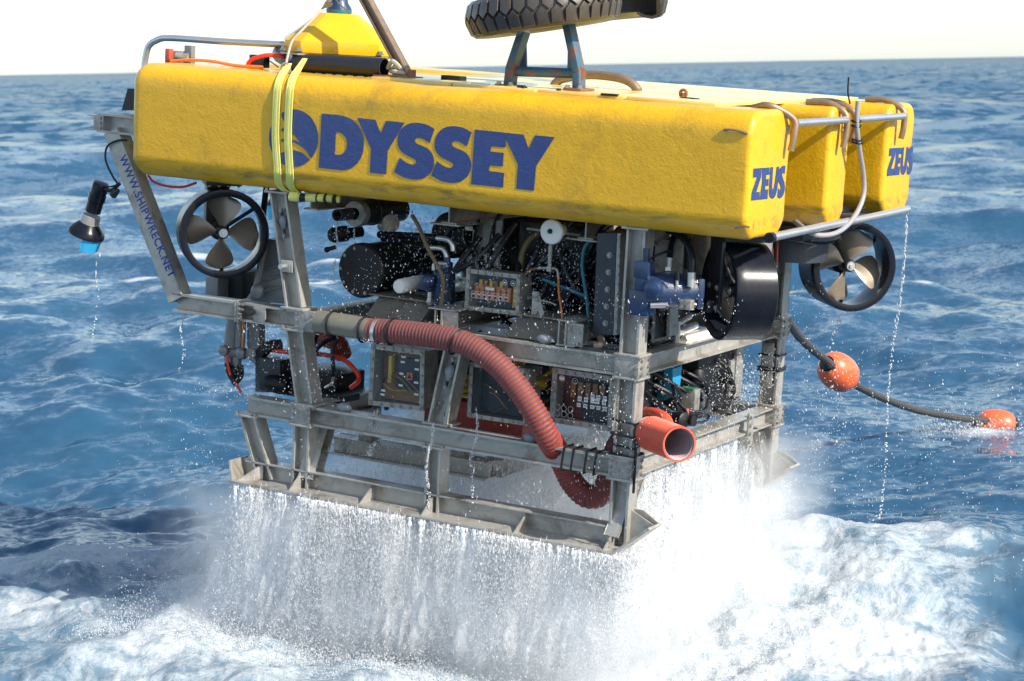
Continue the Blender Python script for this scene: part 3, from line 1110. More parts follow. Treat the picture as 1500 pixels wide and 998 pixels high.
# bolted bracket half way along the low front beam, short brace beside it
b = MB(M['plate'])
b.box((XF + .06, 1.62, ZL - .02), (.012, .07, .19), None, .002)
b.bolts((XF + .066, 1.60, ZL + .05), (XF + .066, 1.60, ZL - .09), (1, 0, 0), 4, .009)
part(b, 'end_plate')
beam((XF, 1.72, ZL - .05), (XF - .02, 1.95, -1.60), .09, .10, (1, 0, 0), 'frame_brace')
beam((XF, .28, ZL - .05), (XF - .02, .10, -1.58), .07, .08, (1, 0, 0), 'frame_brace')
beam((1.2, 0.28, ZL - .05), (1.2, .14, -1.58), .09, .10, (1, 0, 0), 'frame_brace')
# leaning brace between the middle and low beams with an anode in it
c0, c1 = (2.063, 0.190, -0.780), (1.984, 0.190, -1.164)
br = MB(ST).hbeam((c0[0], .20, ZM - .05), (c1[0], .20, ZL + .056), .105, .11, (0, -1, 0))
br.box((c1[0], .20, ZL + .058), (.16, .14, .012), None, .002)
for k in range(3):
    for s in (-1, 1):
        br.bolt(V(c1) + V((.012 * k + s * .028, -.012, .06 + .03 * k)), (0, -1, 0), .009)
part(br, 'frame_brace')
# second brace, upper half, set deeper
beam(((1.900, 0.750, -0.129)[0], .75, -0.1), ((1.859, 0.750, -0.397)[0], .75, ZM + .05), .12, .10, (0, -1, 0), 'frame_brace')


def anode(a, c, w):
    a, c = V(a), V(c)
    d = c - a
    L = d.length
    b = MB(M['anode'])
    b.lathe(a, d, [(L * t, w * math.sin(math.pi * min(1, max(0, t))) ** 0.6 * (0.6 + .4 * math.sin(3 * t + 1))) for t in (0, .08, .2, .35, .5, .65, .8, .92, 1)], 14)
    b.mat(M['dark'])
    dn = d.normalized()
    b.cyl(a - dn * .035, c + dn * .035, .008, seg=8)
    b.bolt(a - dn * .025 + V((0, -.008, 0)), (0, -1, 0), .009)
    b.bolt(c + dn * .025 + V((0, -.008, 0)), (0, -1, 0), .009)
    part(b, 'anode')


anode((0.968, 0.125, -0.142), (0.986, 0.125, -0.230), .026)
anode((2.052, 0.170, -0.826), (2.025, 0.170, -0.932), .034)
for a, c, z in ((V((2.557, 0.140, -0.633)), V((2.660, 0.140, -0.627)), ZM + .075), (V((2.511, 0.140, -1.167)), V((2.599, 0.140, -1.161)), ZL + .068), (V((1.360, 0.140, -1.163)), V((1.457, 0.140, -1.157)), ZL + .068)):
    a.z = c.z = z
    b = MB(M['anode'])
    b.lathe(a, c - a, [((c - a).length * t, .028 * math.sin(math.pi * t) ** 0.5) for t in (0.01, .08, .2, .35, .5, .65, .8, .92, .99)], 14)
    part(b, 'anode')
# lug on the left upper post
p = V((1.032, 0.100, -0.413))
lug = MB(ST).box(p, (.075, .02, .065), None, .002)
lug.mat(M['bright']).cyl(p + V((-.01, -.01, 0)), p + V((-.01, -.055, 0)), .014)
part(lug, 'pad_eye')
# rear guard carrying the address
t0, t1 = V((-0.203, 0.147, 0.221)), V((0.287, 0.147, -0.682))
gd = MB(ST)                      # a channel: flat web outwards, flanges turned in
gz = (t1 - t0).normalized()
gu = V((0, -1, 0)).cross(gz)
gR = Matrix((gu, V((0, -1, 0)), gz)).transposed()
gm = (t0 + t1) / 2
gL = (t1 - t0).length
gd.box((gm.x, .102, gm.z), (.095, .010, gL), gR, .003)
for s in (-1, 1):
    gd.box(V((gm.x, .152, gm.z)) + gu * s * .0425, (.009, .088, gL), gR, .002)
guard = part(gd, 'rear_guard_bar')
arm = MB(ST).hbeam((t1.x - .02, YF, ZM), (.70, YF, ZM), .10, .10, (0, -1, 0))
arm.box((.705, YF, ZM), (.012, .12, .12), None, .002).box((.72, YF, ZM), (.012, .12, .12), None, .002)
arm.hbeam((.73, YF, ZM), (.86, YF, ZM), .10, .10, (0, -1, 0))
for k in range(4):
    arm.bolt((.727, YF - .055, ZM - .04 + .027 * k), (1, 0, 0), .008, .03)
arm.mat(M['plate']).box((.86, YF - .045, ZM), (.08, .012, .09), None, .002)
arm.mat(M['rubber']).cyl((.82, YF - .05, ZM + .01), (.84, YF - .16, ZM + .01), .016)
part(arm, 'rear_guard_bar')
hb = MB(ST).hbeam((-.30, YF, .262), (.9, YF, .262), .105, .10, (0, -1, 0))
hb.mat(M['plate']).box((-.29, YF - .046, .262), (.07, .010, .085), None, .002)
hb.bolts((-.275, YF - .05, .29), (-.275, YF - .05, .235), (0, -1, 0), 3, .009)
hb.box((-.345, YF, .30), (.05, .10, .008)).box((-.345, YF, .222), (.04, .10, .008))
part(hb, 'rear_guard_bar')
# address lettering along the guard
fc = bpy.data.curves.new('address', 'FONT')
fc.body = 'WWW.SHIPWRECK.NET'
fc.size = 0.088
fc.offset = 0.0022
fc.space_character = 1.13
tmp = bpy.data.objects.new('tmp_address', fc)
COL.objects.link(tmp)
bpy.context.view_layer.update()
tme = bpy.data.meshes.new_from_object(tmp.evaluated_get(bpy.context.evaluated_depsgraph_get()))
bpy.data.objects.remove(tmp)
s0, s1 = V((-0.136, 0.097, 0.078)), V((0.241, 0.097, -0.567))
ax = (s1 - s0)
xsv = [v.co.x for v in tme.vertices]
ln = max(xsv) - min(xsv)
k_ = ax.length / ln
ax.normalize()
upv = V((0, -1, 0)).cross(ax) * -1
if upv.x < 0:
    upv = -upv
for v in tme.vertices:
    q = s0 + ax * ((v.co.x - min(xsv)) * k_) + upv * (v.co.y * 0.84)
    v.co = (q.x, .0960, q.z)
tme.materials.append(M['blue_text'])
part(tme, 'lettering', guard)


# ------------------------------------------------------------------ thrusters
def duct_mesh():
    b = MB(M['black'])
    prof = [(-.105, .226), (-.112, .233), (-.105, .243), (.06, .247), (.098, .249), (.110, .246), (.113, .226), (.108, .209), (.03, .210), (-.05, .216), (-.105, .226)]
    b.lathe((0, 0, 0), (0, -1, 0), prof, 48, False, False)
    b.mat(M['dark'])
    for k in range(3):
        a = 2 * math.pi * k / 3 + .6
        d = V((math.cos(a), 0, math.sin(a)))
        b.cyl(d * .03 + V((0, .07, 0)), d * .22 + V((0, .07, 0)), .011, seg=8)
    return b.mesh('thruster')


def blade_mesh():
    bm = bmesh.new()
    n, m = 12, 8
    grid = []
    for i in range(n + 1):
        t = i / n
        r = 0.030 + 0.175 * t
        wid = 0.024 + 0.186 * (math.sin(math.pi * min(1, t * 0.62 + 0.05)) ** 1.3)
        if t > 0.72:
            q = (t - 0.72) / 0.28
            wid *= math.sqrt(max(0.02, 1 - q * q * 0.97))
        pitch = math.radians(52 - 26 * t)
        row = []
        for j in range(m + 1):
            s = (j / m - 0.5) * wid
            camber = 0.010 * (1 - (2 * j / m - 1) ** 2)
            row.append((r, s * math.cos(pitch), s * math.sin(pitch) + camber))
        grid.append(row)
    for side in (1, -1):
        vs = [[bm.verts.new((p[1], -p[2] + side * 0.004 * math.sin(math.pi * (0.08 + 0.84 * j / m)), p[0])) for j, p in enumerate(row)] for row in grid]
        for A, B in zip(vs, vs[1:]):
            for j in range(m):
                bm.faces.new((A[j], A[j + 1], B[j + 1], B[j]))
    bmesh.ops.remove_doubles(bm, verts=bm.verts, dist=1e-5)
    bmesh.ops.recalc_face_normals(bm, faces=bm.faces)
    for f in bm.faces:
        f.smooth = True
    me = bpy.data.meshes.new('blade')
    bm.to_mesh(me)
    bm.free()
    me.materials.append(M['bronze'])
    return me


DUCT, BLADE = duct_mesh(), blade_mesh()
hubm = MB(M['dark']).lathe((0, .05, 0), (0, -1, 0), [(0, .036), (.09, .036), (.105, .030)], 20)
hubm.mat(M['bright']).lathe((0, -.055, 0), (0, -1, 0), [(0, .026), (.006, .024), (.006, .012), (.016, .011)], 16)
HUB = hubm.mesh('hub')


def thruster(c, yaw, spin, name='thruster'):
    """yaw: turn about the vertical; at 0 the open front faces the near side"""
    o = part(DUCT, name, loc=c, rot=(0, 0, math.radians(yaw)))
    for k in range(4):
        part(BLADE, 'blade', o, rot=(0, math.radians(spin + 90 * k), 0))
    part(HUB, 'hub', o)
    return o


t_left = thruster((0.486, 0.240, -0.291), 45, 3)
t_right = thruster((3.535, 0.420, -0.295), -45, 30)
t_far = thruster((3.565, 1.860, -0.279), 45, 14)
# mountings: pylon and motor of each
for c, yaw in ((V((0.486, 0.240, -0.291)), 45), (V((3.565, 1.860, -0.279)), 45)):
    R = Matrix.Rotation(math.radians(yaw), 3, 'Z')
    b = MB(M['dark'])
    b.cyl(c + R @ V((0, .08, 0)), c + R @ V((0, .34, 0)), .055)
    b.box(c + R @ V((-.01, .16, .17)), (.13, .10, .30), R, .006)
    b.box(c + R @ V((0, .05, .275)), (.20, .16, .03), R, .004)
    b.bolts(c + R @ V((-.08, -.03, .262)), c + R @ V((.08, -.03, .262)), (0, 0, -1), 4, .008)
    part(b, 'thruster_mount')
c = V((0.486, 0.240, -0.291))
part(MB(M['black']).tube([c + V((.12, .25, .30)), c + V((.125, .22, .15)), c + V((.13, .2, .02))], .018).tube([c + V((.08, .3, .2)), c + V((.1, .24, .05)), c + V((.05, .3, -.1))], .012), 'hydraulic_hose')
# cable guards: red cable by the left thruster
part(MB(M['redcable']).tube([(-0.009, 0.200, -0.016), (0.036, 0.200, -0.050), (0.128, 0.200, -0.065), (0.238, 0.200, -0.059), (0.327, 0.200, -0.029)], .007, 8), 'red_cable')

# blue hydraulic motor driving the near right thruster
c = V((3.535, 0.420, -0.295))
R = Matrix.Rotation(math.radians(-45), 3, 'Z')


def L(x, y, z):
    return c + R @ V((x, y, z))


b = MB(M['hydblue'])
b.lathe(L(0, -.24, -.005), R @ V((0, -1, 0)), [(0, .075), (.02, .08), (.06, .082), (.12, .088), (.19, .09), (.24, .08), (.27, .06)], 28)
b.box(L(0, -.23, -.01), (.15, .035, .15), R, .008)
b.lathe(L(-.03, -.38, .02), R @ V((-.5, -1, 0)), [(0, .06), (.07, .055), (.10, .035)], 20)
for s in (-1, 1):
    for q in (-1, 1):
        b.bolt(L(s * .055, -.25, q * .055 - .01), R @ V((0, -1, 0)), .010, .012)
hm = part(b, 'hydraulic_motor')
b = MB(M['hydblue'])
q0 = (3.167, 0.080, -0.363)
b.box(q0, (.105, .10, .125), None, .010)
b.box((3.166, 0.080, -0.251), (.065, .08, .15), None, .008)
b.box((3.167, 0.080, -0.200), (.082, .085, .085), None, .008)
b.cyl((3.172, 0.080, -0.176), (3.170, 0.080, -0.095), .017)
b.lathe((3.240, 0.040, -0.283), (0, -1, 0), [(-.05, .05), (0, .048), (.02, .04), (.03, .02)], 20)
part(b, 'valve_block', hm)
part(MB(M['bright']).cyl((3.235, 0.030, -0.364), (3.313, 0.060, -0.355), .010).cyl((3.236, 0.030, -0.374), (3.303, 0.060, -0.369), .006), 'drain_pipe', hm)
b = MB(M['black'])
b.tube([(3.200, 0.250, -0.012), (3.278, 0.220, -0.023), (3.344, 0.180, -0.064), (3.384, 0.150, -0.125), (3.393, 0.140, -0.198)], .019, 12)
b.mat(M['bright']).cyl((3.393, 0.140, -0.194), (3.395, 0.140, -0.265), .021)
part(b, 'hydraulic_hose')
b = MB(M['black'])
b.tube([(3.223, 0.300, -0.030), (3.223, 0.260, -0.089), (3.235, 0.220, -0.146)], .017, 12)
b.mat(M['bright']).cyl((3.235, 0.220, -0.143), (3.231, 0.220, -0.198), .020).cyl((3.227, 0.220, -0.192), (3.228, 0.220, -0.209), .026, seg=6)
part(b, 'hydraulic_hose')
part(MB(M['black']).tube([(3.199, 0.050, -0.147), (3.239, 0.080, -0.118), (3.272, 0.140, -0.099)], .006, 8), 'hydraulic_hose')
b = MB(M['dark'])
b.tube([(3.329, 0.120, -0.196), (3.337, 0.110, -0.242)], .010)
b.mat(M['bright']).tube([(3.337, 0.100, -0.237), (3.336, 0.100, -0.271), (3.323, 0.100, -0.293), (3.308, 0.100, -0.288)], .009)
part(b, 'hydraulic_hose')
b = MB(M['dark'])
b.box(L(.0, -.13, .12), (.16, .02, .36), R, .004)
b.box(L(.02, -.02, .27), (.2, .25, .03), R, .004)
b.box(L(0, -.17, -.075), (.10, .03, .06), R, .004)
for p in ((-.05, -.14, .02), (.05, -.14, .02), (-.05, -.14, -.08), (.05, -.14, -.08)):
    b.bolt(L(*p), R @ V((0, -1, 0)), .012, .012)
part(b, 'thruster_mount')
b = MB(M['plate'])
b.box((3.370, 0.160, -0.358), (.06, .05, .05), None, .003)
b.bolts((3.358, 0.120, -0.338), (3.360, 0.120, -0.368), (0, -1, 0), 2, .008)
part(b, 'bracket')

# ------------------------------------------------------------------ electronics boxes with windows
def junction_box(tl, tr, br, bl, depth, rim, fill, name='junction_box', nb=(7, 6), label=None, dark=M['dark']):
    tl, tr, br, bl = (V(p) for p in (tl, tr, br, bl))
    yy = tl.y
    ctr = (tl + tr + br + bl) / 4

    ex, ez = (tr - tl).normalized(), (tl - bl).normalized()
    ins = [tl + ex * rim - ez * rim, tr - ex * rim - ez * rim, br - ex * rim + ez * rim, bl + ex * rim + ez * rim]
    out = [tl, tr, br, bl]
    D = V((0, depth, 0))
    b = MB(M['plate'])
    # rim as four bars, proud of the body
    for i in range(4):
        j = (i + 1) % 4
        b.poly([out[i], out[j], ins[j], ins[i]], (0, 0.018, 0))
        p0, p1 = (out[i] + ins[i]) / 2, (out[j] + ins[j]) / 2
        n = nb[i % 2]
        for k in range(n):
            b.bolt(p0.lerp(p1, (k + .15) / (n - .7)), (0, -1, 0), .0075, .008)
    bx = part(b, name, label=label)
    s = MB(M['plate'])
    sh = 0.012
    o2 = [p + (ctr - p).normalized() * sh + V((0, 0.017, 0)) for p in out]
    for i in range(4):
        j = (i + 1) % 4
        s.poly([o2[i], o2[j], o2[j] + D, o2[i] + D], (ctr - (o2[i] + o2[j]) / 2).normalized() * 0.006)
    s.mat(dark).poly([p + V((0, depth, 0)) for p in o2], (0, .006, 0))
    part(s, 'housing', bx)
    g = MB(M['glass']).sheet([p + V((0, 0.008, 0)) for p in ins])
    part(g, 'window', bx)

    def at(u, v, dy=0.03):
        """u, v in 0..1 across the window"""
        a = ins[0].lerp(ins[1], u)
        c_ = ins[3].lerp(ins[2], u)
        return a.lerp(c_, v) + V((0, dy, 0))
    fill(bx, at, (ins[1] - ins[0]).length, (ins[0] - ins[3]).length)
    return bx


def tag_plate(bx, p, w, h, mat=None, name='marker_tag'):
    part(MB(mat or M['white']).box(p, (w, 0.002, h)), name, bx)


def fill_relays(bx, at, w, h):
    part(MB(M['charcoal']).box(at(.5, .5, .09), (w, .004, h)), 'back_panel', bx)
    for k in range(6):
        u = .15 + .11 * k
        part(MB(M['amber' if k % 2 else 'ylwcable']).box(at(u, .33, .06), (.018, .03, .05), None, .003), 'fuse', bx)
    for k in range(7):
        u = .05 + .115 * k
        part(MB(M['copper']).box(at(u + .03, .58, .055), (.024, .03, .075), None, .003), 'relay', bx)
        q = at(u + .03, .64, .012)
        f = MB(M['white'])
        for dx, dz, sx, sz in ((0, .017, .025, .002), (0, -.017, .025, .002), (-.0125, 0, .002, .034), (.0125, 0, .002, .034)):
            f.box(q + V((dx, 0, dz)), (sx, .001, sz))
        f.box(q + V((0, 0, .003)), (.016, .001, .006))
        part(f, 'marker_tag', bx)
    part(MB(M['ylwcable']).box(at(.9, .62, .06), (.03, .03, .11), None, .004), 'terminal_rail', bx)
    tag_plate(bx, at(.42, .42, .012), .052, .014)
    for u in (.73, .91):
        q = at(u, .17, .012)
        part(MB(M['white']).tube([q + V((.014 * math.cos(a), 0, .014 * math.sin(a))) for a in np.linspace(0, 6.283, 15)], .0015, 4, smooth_path=0), 'dial_ring', bx)
        tag_plate(bx, q, .014, .008)


def fill_left(bx, at, w, h):
    part(MB(M['amber']).box(at(.5, .5, .10), (w, .004, h)), 'back_panel', bx)
    part(MB(M['dark']).box(at(.62, .45, .08), (w * .55, .02, h * .6), None, .004), 'circuit_tray', bx)
    part(MB(M['ylwcable']).box(at(.25, .38, .06), (.022, .03, .15), None, .003), 'terminal_rail', bx)
    for u, v in ((.57, .1), (.87, .13), (.56, .2), (.87, .31), (.54, .43), (.86, .57), (.53, .66), (.87, .8), (.16, .8), (.15, .88)):
        tag_plate(bx, at(u, v, .03), .026, .011)
    q = at(.72, .46, .028)
    part(MB(M['copper']).box(q, (.036, .002, .038)), 'warning_label', bx)
    part(MB(M['rubber']).poly([q + V((-.013, -.002, -.012)), q + V((.013, -.002, -.012)), q + V((0, -.002, .014))], (0, -.0005, 0)), 'warning_triangle', bx)
    for k in range(9):
        u0, v0 = random.uniform(.1, .4), random.uniform(.4, .95)
        b = MB(M[random.choice(['ylwcable', 'green', 'copper', 'amber', 'amber', 'dark', 'copper'])])
        b.tube([at(u0, v0, .05), at(u0 + .2, min(.97, v0 + .1), .045), at(min(.95, u0 + .5), random.uniform(.75, .95), .05)], .0022, 6)
        part(b, 'wire', bx)


def fill_dark(bx, at, w, h):
    part(MB(M['dark']).box(at(.5, .5, .10), (w, .004, h)), 'back_panel', bx)
    for k in range(8):
        u0, v0 = random.uniform(.05, .6), random.uniform(.2, .9)
        b = MB(M[random.choice(['amber', 'dark', 'copper', 'dark'])])
        b.tube([at(u0, v0, .07), at(u0 + .15, v0 + .05, .06), at(u0 + .35, random.uniform(.6, .95), .07)], .0035, 6)
        part(b, 'wire', bx)


def fill_right(bx, at, w, h):
    part(MB(M['dark']).box(at(.5, .5, .10), (w, .004, h)), 'back_panel', bx)
    for k in range(5):
        part(MB(M['amber']).box(at(.2 + .14 * k, .36, .08), (.03, .02, .09), None, .004), 'relay', bx)
    for r, us in ((.40, (.68, .79, .91)), (.50, (.44, .56, .73, .90)), (.64, (.43, .55, .68, .80, .92))):
        for u in us:
            big = .05 if (r == .50 and u == .73) else .022
            tag_plate(bx, at(u, r, .012), big, .02 if r != .50 else .026)
            part(MB(M['rubber']).box(at(u, r, .0105), (big * .6, .001, .004)), 'print', bx)
    tag_plate(bx, at(.08, .1, .012), .028, .018)
    for u, v in ((.08, .1), (.33, .12), (.03, .76), (.15, .77), (.28, .77), (.03, .9), (.16, .9), (.28, .91)):
        q = at(u, v, .011)
        part(MB(M['white']).tube([q + V((.015 * math.cos(a), 0, .015 * math.sin(a))) for a in np.linspace(0, 6.283, 15)], .0012, 4, smooth_path=0), 'dial_ring', bx)


junction_box((2.055, 0.260, -0.330), (2.378, 0.260, -0.328), (2.382, 0.260, -0.541), (2.054, 0.260, -0.547), .13, .022, fill_relays, nb=(7, 5), label='window box with a row of copper relays behind the glass')
junction_box((1.499, 0.240, -0.797), (1.836, 0.240, -0.792), (1.846, 0.240, -1.120), (1.496, 0.240, -1.132), .14, .026, fill_left, nb=(6, 6), label='window box with amber wiring and white tags')
junction_box((2.115, 0.240, -0.819), (2.474, 0.240, -0.809), (2.473, 0.240, -1.109), (2.115, 0.240, -1.112), .14, .022, fill_dark, nb=(6, 6), label='window box with dark empty looking glass behind the red hose')
junction_box((2.617, 0.220, -0.779), (2.974, 0.220, -0.780), (2.976, 0.220, -1.065), (2.615, 0.220, -1.066), .10, .028, fill_right, nb=(7, 6), label='window box with rows of white push tags')
junction_box((3.080, 0.400, -0.436), (3.171, 0.400, -0.415), (3.179, 0.400, -0.582), (3.081, 0.400, -0.612), .10, .015, fill_dark, nb=(3, 6), label='narrow window box beside the front post')

# ------------------------------------------------------------------ machinery between the frames
b = MB(M['rubber'])
b.lathe((1.368, 0.300, -0.419), (0.05, 1, 0.02), [(0, .05), (.0, .14), (.012, .150), (.05, .150), (.055, .142), (.55, .142), (.56, .15), (.60, .15), (.62, .13)], 40)
for k in range(10):
    a = 2 * math.pi * k / 10
    b.bolt(V((1.368, 0.300, -0.419)) + V((.125 * math.cos(a), 0.001, .125 * math.sin(a))), (0, -1, 0), .007, .006)
part(b, 'pump_motor')
b = MB(M['dark'])
b.lathe((1.258, 0.220, -0.122), (0.02, 1, 0.0), [(0.10, .026), (0, .028), (0, .033), (.14, .033)], 24, False, False)
b.mat(M['plate']).lathe((1.278, 0.360, -0.121), (0.02, 1, 0), [(0, .033), (.0, .068), (.012, .072), (.05, .073)], 30, False, False)
b.mat(M['dark']).lathe((1.278, 0.360, -0.121), (0.02, 1, 0), [(.05, .070), (.16, .070), (.162, .075), (.17, .075), (.172, .070), (.45, .070)], 30, False, True)
part(b, 'exhaust_silencer')
b = MB(M['rubber'])
b.lathe((1.070, 0.450, -0.266), (.5, 1, .1), [(0, .034), (.02, .045), (.10, .045), (.11, .03), (.2, .03)], 20)
b.cyl((1.080, 0.400, -0.341), (1.129, 0.420, -0.323), .012).ball((1.084, 0.400, -0.341), .017)
part(b, 'stop_valve')
part(MB(M['plate']).lathe((1.307, 0.620, -0.197), (.6, -.5, .15), [(0, .04), (.1, .04), (.1, .05), (.13, .05), (.13, .035), (.131, .01)], 20), 'pipe_stub')
b = MB(M['white'])
b.lathe((1.668, 0.220, -0.465), (0, 1, 0.02), [(0, .01), (.0, .034), (.008, .039), (.25, .039), (.26, .03)], 28)
part(b, 'filter_canister')
b = MB(M['hydblue'])
b.box((1.817, 0.280, -0.431), (.075, .07, .085), None, .012)
b.ball((1.835, 0.250, -0.420), .040, 2, (1, .8, 1))
b.lathe((1.880, 0.330, -0.433), (0, 0, 1), [(-.13, .05), (-.11, .062), (.06, .062), (.08, .045), (.11, .045), (.12, .03)], 20)
b.cyl((1.908, 0.310, -0.344), (1.905, 0.310, -0.289), .018)
part(b, 'hydraulic_pump')
b = MB(M['bright'])
b.tube([(1.855, 0.260, -0.360), (1.857, 0.260, -0.331), (1.882, 0.260, -0.321), (1.931, 0.270, -0.320)], .010, 10)
part(b, 'elbow_pipe')
b = MB(M['bright'])
b.cyl((1.840, 0.260, -0.478), (1.839, 0.260, -0.522), .012).cyl((1.831, 0.260, -0.534), (1.856, 0.260, -0.528), .018, seg=6)
part(b, 'elbow_pipe')
b = MB(M['black'])
b.tube([(1.358, 0.500, -0.237), (1.556, 0.420, -0.216), (1.722, 0.360, -0.202), (1.825, 0.330, -0.197)], .020, 12)
b.mat(M['bright']).tube([(1.825, 0.330, -0.197), (1.894, 0.320, -0.197), (1.925, 0.320, -0.219), (1.935, 0.320, -0.254)], .014, 12)
part(b, 'hydraulic_hose')
b = MB(M['black'])
b.tube([(1.377, 0.500, -0.258), (1.559, 0.420, -0.256), (1.704, 0.360, -0.259), (1.777, 0.330, -0.253)], .014, 12)
b.mat(M['bright']).tube([(1.777, 0.330, -0.253), (1.859, 0.320, -0.248), (1.885, 0.320, -0.267), (1.899, 0.320, -0.294)], .013, 12)
part(b, 'hydraulic_hose')
part(MB(M['olive']).tube([(1.696, 0.280, -0.086), (1.761, 0.240, -0.132), (1.841, 0.200, -0.226), (1.912, 0.180, -0.307), (1.958, 0.180, -0.375), (1.966, 0.180, -0.446), (1.958, 0.180, -0.530)], .011, 10), 'hydraulic_hose')
part(MB(M['black']).tube([(2.003, 0.240, -0.321), (1.984, 0.220, -0.364), (1.975, 0.220, -0.430), (1.991, 0.220, -0.501)], .007, 8), 'hydraulic_hose')
b = MB(M['black'])
b.tube([(1.784, 0.500, -0.217), (1.815, 0.500, -0.162), (1.873, 0.500, -0.138), (1.954, 0.500, -0.134)], .017, 12)
b.mat(M['white']).cyl((1.932, 0.450, -0.140), (1.966, 0.450, -0.140), .013)
part(b, 'hydraulic_hose')
part(MB(M['milky']).tube([(2.078, 0.550, -0.099), (2.096, 0.520, -0.187), (2.101, 0.500, -0.277), (2.102, 0.500, -0.361)], .020, 12), 'grey_pipe')
part(MB(M['olive']).tube([(2.348, 0.500, -0.131), (2.304, 0.480, -0.170), (2.278, 0.460, -0.237), (2.273, 0.450, -0.331)], .018, 12), 'hydraulic_hose')
part(MB(M['teal']).tube([(2.747, 0.300, -0.116), (2.719, 0.300, -0.161), (2.713, 0.300, -0.250), (2.730, 0.300, -0.336), (2.752, 0.300, -0.422), (2.772, 0.300, -0.554)], .010, 10), 'hydraulic_hose')
part(MB(M['teal']).tube([(2.468, 0.340, -0.347), (2.549, 0.340, -0.367), (2.652, 0.320, -0.385), (2.732, 0.320, -0.405)], .009, 10), 'hydraulic_hose')
b = MB(M['copper'])
b.tube([(2.579, 0.300, -0.324), (2.588, 0.300, -0.405), (2.622, 0.280, -0.506), (2.638, 0.260, -0.590), (2.646, 0.220, -0.635)], .006, 8)
b.mat(M['plate']).tube([(2.457, 0.300, -0.288), (2.505, 0.300, -0.283), (2.565, 0.300, -0.283), (2.580, 0.300, -0.328)], .007, 8)
b.cyl((2.525, 0.300, -0.280), (2.521, 0.300, -0.164), .010).box((2.525, 0.300, -0.284), (.026, .02, .026))
part(b, 'copper_line')
part(MB(M['amber']).tube([(2.391, 0.300, -0.327), (2.418, 0.300, -0.299), (2.457, 0.300, -0.288)], .006, 8), 'copper_line')
b = MB(M['white'])
b.lathe((2.573, 0.200, -0.081), (0, 1, 0), [(0, .012), (0, .058), (.006, .064), (.022, .064), (.024, .056), (.03, .03), (.12, .03)], 36)
b.mat(M['dark']).lathe((2.569, 0.200, -0.078), (0, -1, 0), [(0, .014), (.012, .012), (.02, .006)], 10)
b.mat(M['plate']).cyl((2.525, 0.300, -0.153), (2.525, 0.300, -0.227), .010)
part(b, 'sheave_wheel')
part(MB(M['plate']).cyl((2.370, 0.320, -0.092), (2.681, 0.320, -0.096), .007, seg=8), 'tie_rod')
# dark heat exchanger and the plates beside the front post
b = MB(M['charcoal'])
b.poly([(2.837, 0.200, -0.062), (2.943, 0.200, -0.051), (2.959, 0.200, -0.566), (2.846, 0.200, -0.573)], (0, .25, 0))
for u in range(1):
    b.bolts((2.913, 0.200, -0.165), (2.913, 0.200, -0.512), (0, -1, 0), 5, .011, .012)
part(b, 'heat_exchanger')
b = MB(M['plate'])
b.poly([(2.952, 0.190, -0.050), (2.971, 0.190, -0.048), (2.985, 0.190, -0.561), (2.966, 0.190, -0.564)], (0, .24, 0))
b.bolts((2.965, 0.190, -0.069), (2.978, 0.190, -0.541), (0, -1, 0), 11, .006, .007)
part(b, 'heat_exchanger_flange')
part(MB(ST).poly([(2.939, 0.260, -0.084), (3.007, 0.260, -0.077), (3.018, 0.260, -0.558), (2.953, 0.260, -0.566)], (0, .06, 0)), 'backing_plate')
part(MB(M['plate']).poly([(3.104, 0.320, -0.078), (3.254, 0.320, -0.063), (3.257, 0.320, -0.366), (3.114, 0.320, -0.382)], (0, .02, 0)).bolts((3.113, 0.320, -0.091), (3.124, 0.320, -0.367), (0, -1, 0), 6, .007), 'backing_plate')
b = MB(M['brownpipe'])
b.tube([(2.888, 0.200, -0.589), (2.920, 0.160, -0.598), (2.929, 0.120, -0.609), (2.903, 0.120, -0.616)], .018, 10)
part(b, 'elbow_pipe')

# stub beams standing on the middle beam
def stub(p, L_, h=.10, w=.11, wedge=False):
    p = V(p)
    b = MB(M['plate'])
    b.box(p + V((0, L_ / 2, h)), (w * 1.5, L_, .009), None, .002)
    b.box(p + V((0, L_ / 2, 0.004)), (w * 1.5, L_, .009), None, .002)
    b.box(p + V((0, L_ / 2, h / 2)), (.010, L_, h - .01))
    b.box(p + V((-.04, .012, h / 2)), (.008, .02, h - .012))
    b.box(p + V((.045, .012, h / 2)), (.10, .008, h - .014))
    b.bolts(p + V((-.07, -.001, .016)), p + V((.07, -.001, .016)), (0, 0, 1), 2, .009, .012)
    return part(b, 'stub_beam')


stub((1.993, .13, -.642), .7)
stub((2.735, .11, -.642), .25, .13, .07)
for p in ((1.50, .17, -.64), (2.36, .16, -.64)):
    p = V(p)
    b = MB(M['stub'])
    b.poly([p, p + V((.0, .7, 0)), p + V((0, .7, .10)), p + V((0, .13, .10))], (.34 if p.x < 2 else .36, 0, 0))
    b.box(p + V((.14, .42, .105)), (.38, .64, .008), None, .002)
    part(b, 'stub_beam')
b = MB(ST)
q = V((2.433, 0.300, -0.541))
b.poly([q + V((0, 0, -.02)), q + V((.07, 0, -.02)), q + V((.07, 0, .03)), q + V((.035, 0, .13)), q + V((0, 0, .13))], (0, .012, 0))
b.bolts(q + V((.03, 0, .02)), q + V((.03, 0, .09)), (0, -1, 0), 2, .011, .012)
part(b, 'bracket')
b = MB(M['plate'])
b.tube([(2.397, 0.320, -0.457), (2.443, 0.300, -0.439), (2.476, 0.300, -0.453), (2.536, 0.300, -0.457), (2.577, 0.300, -0.467)], .005, 6)
b.cyl((2.447, 0.300, -0.439), (2.470, 0.300, -0.422), .010)
part(b, 'wire_rope')

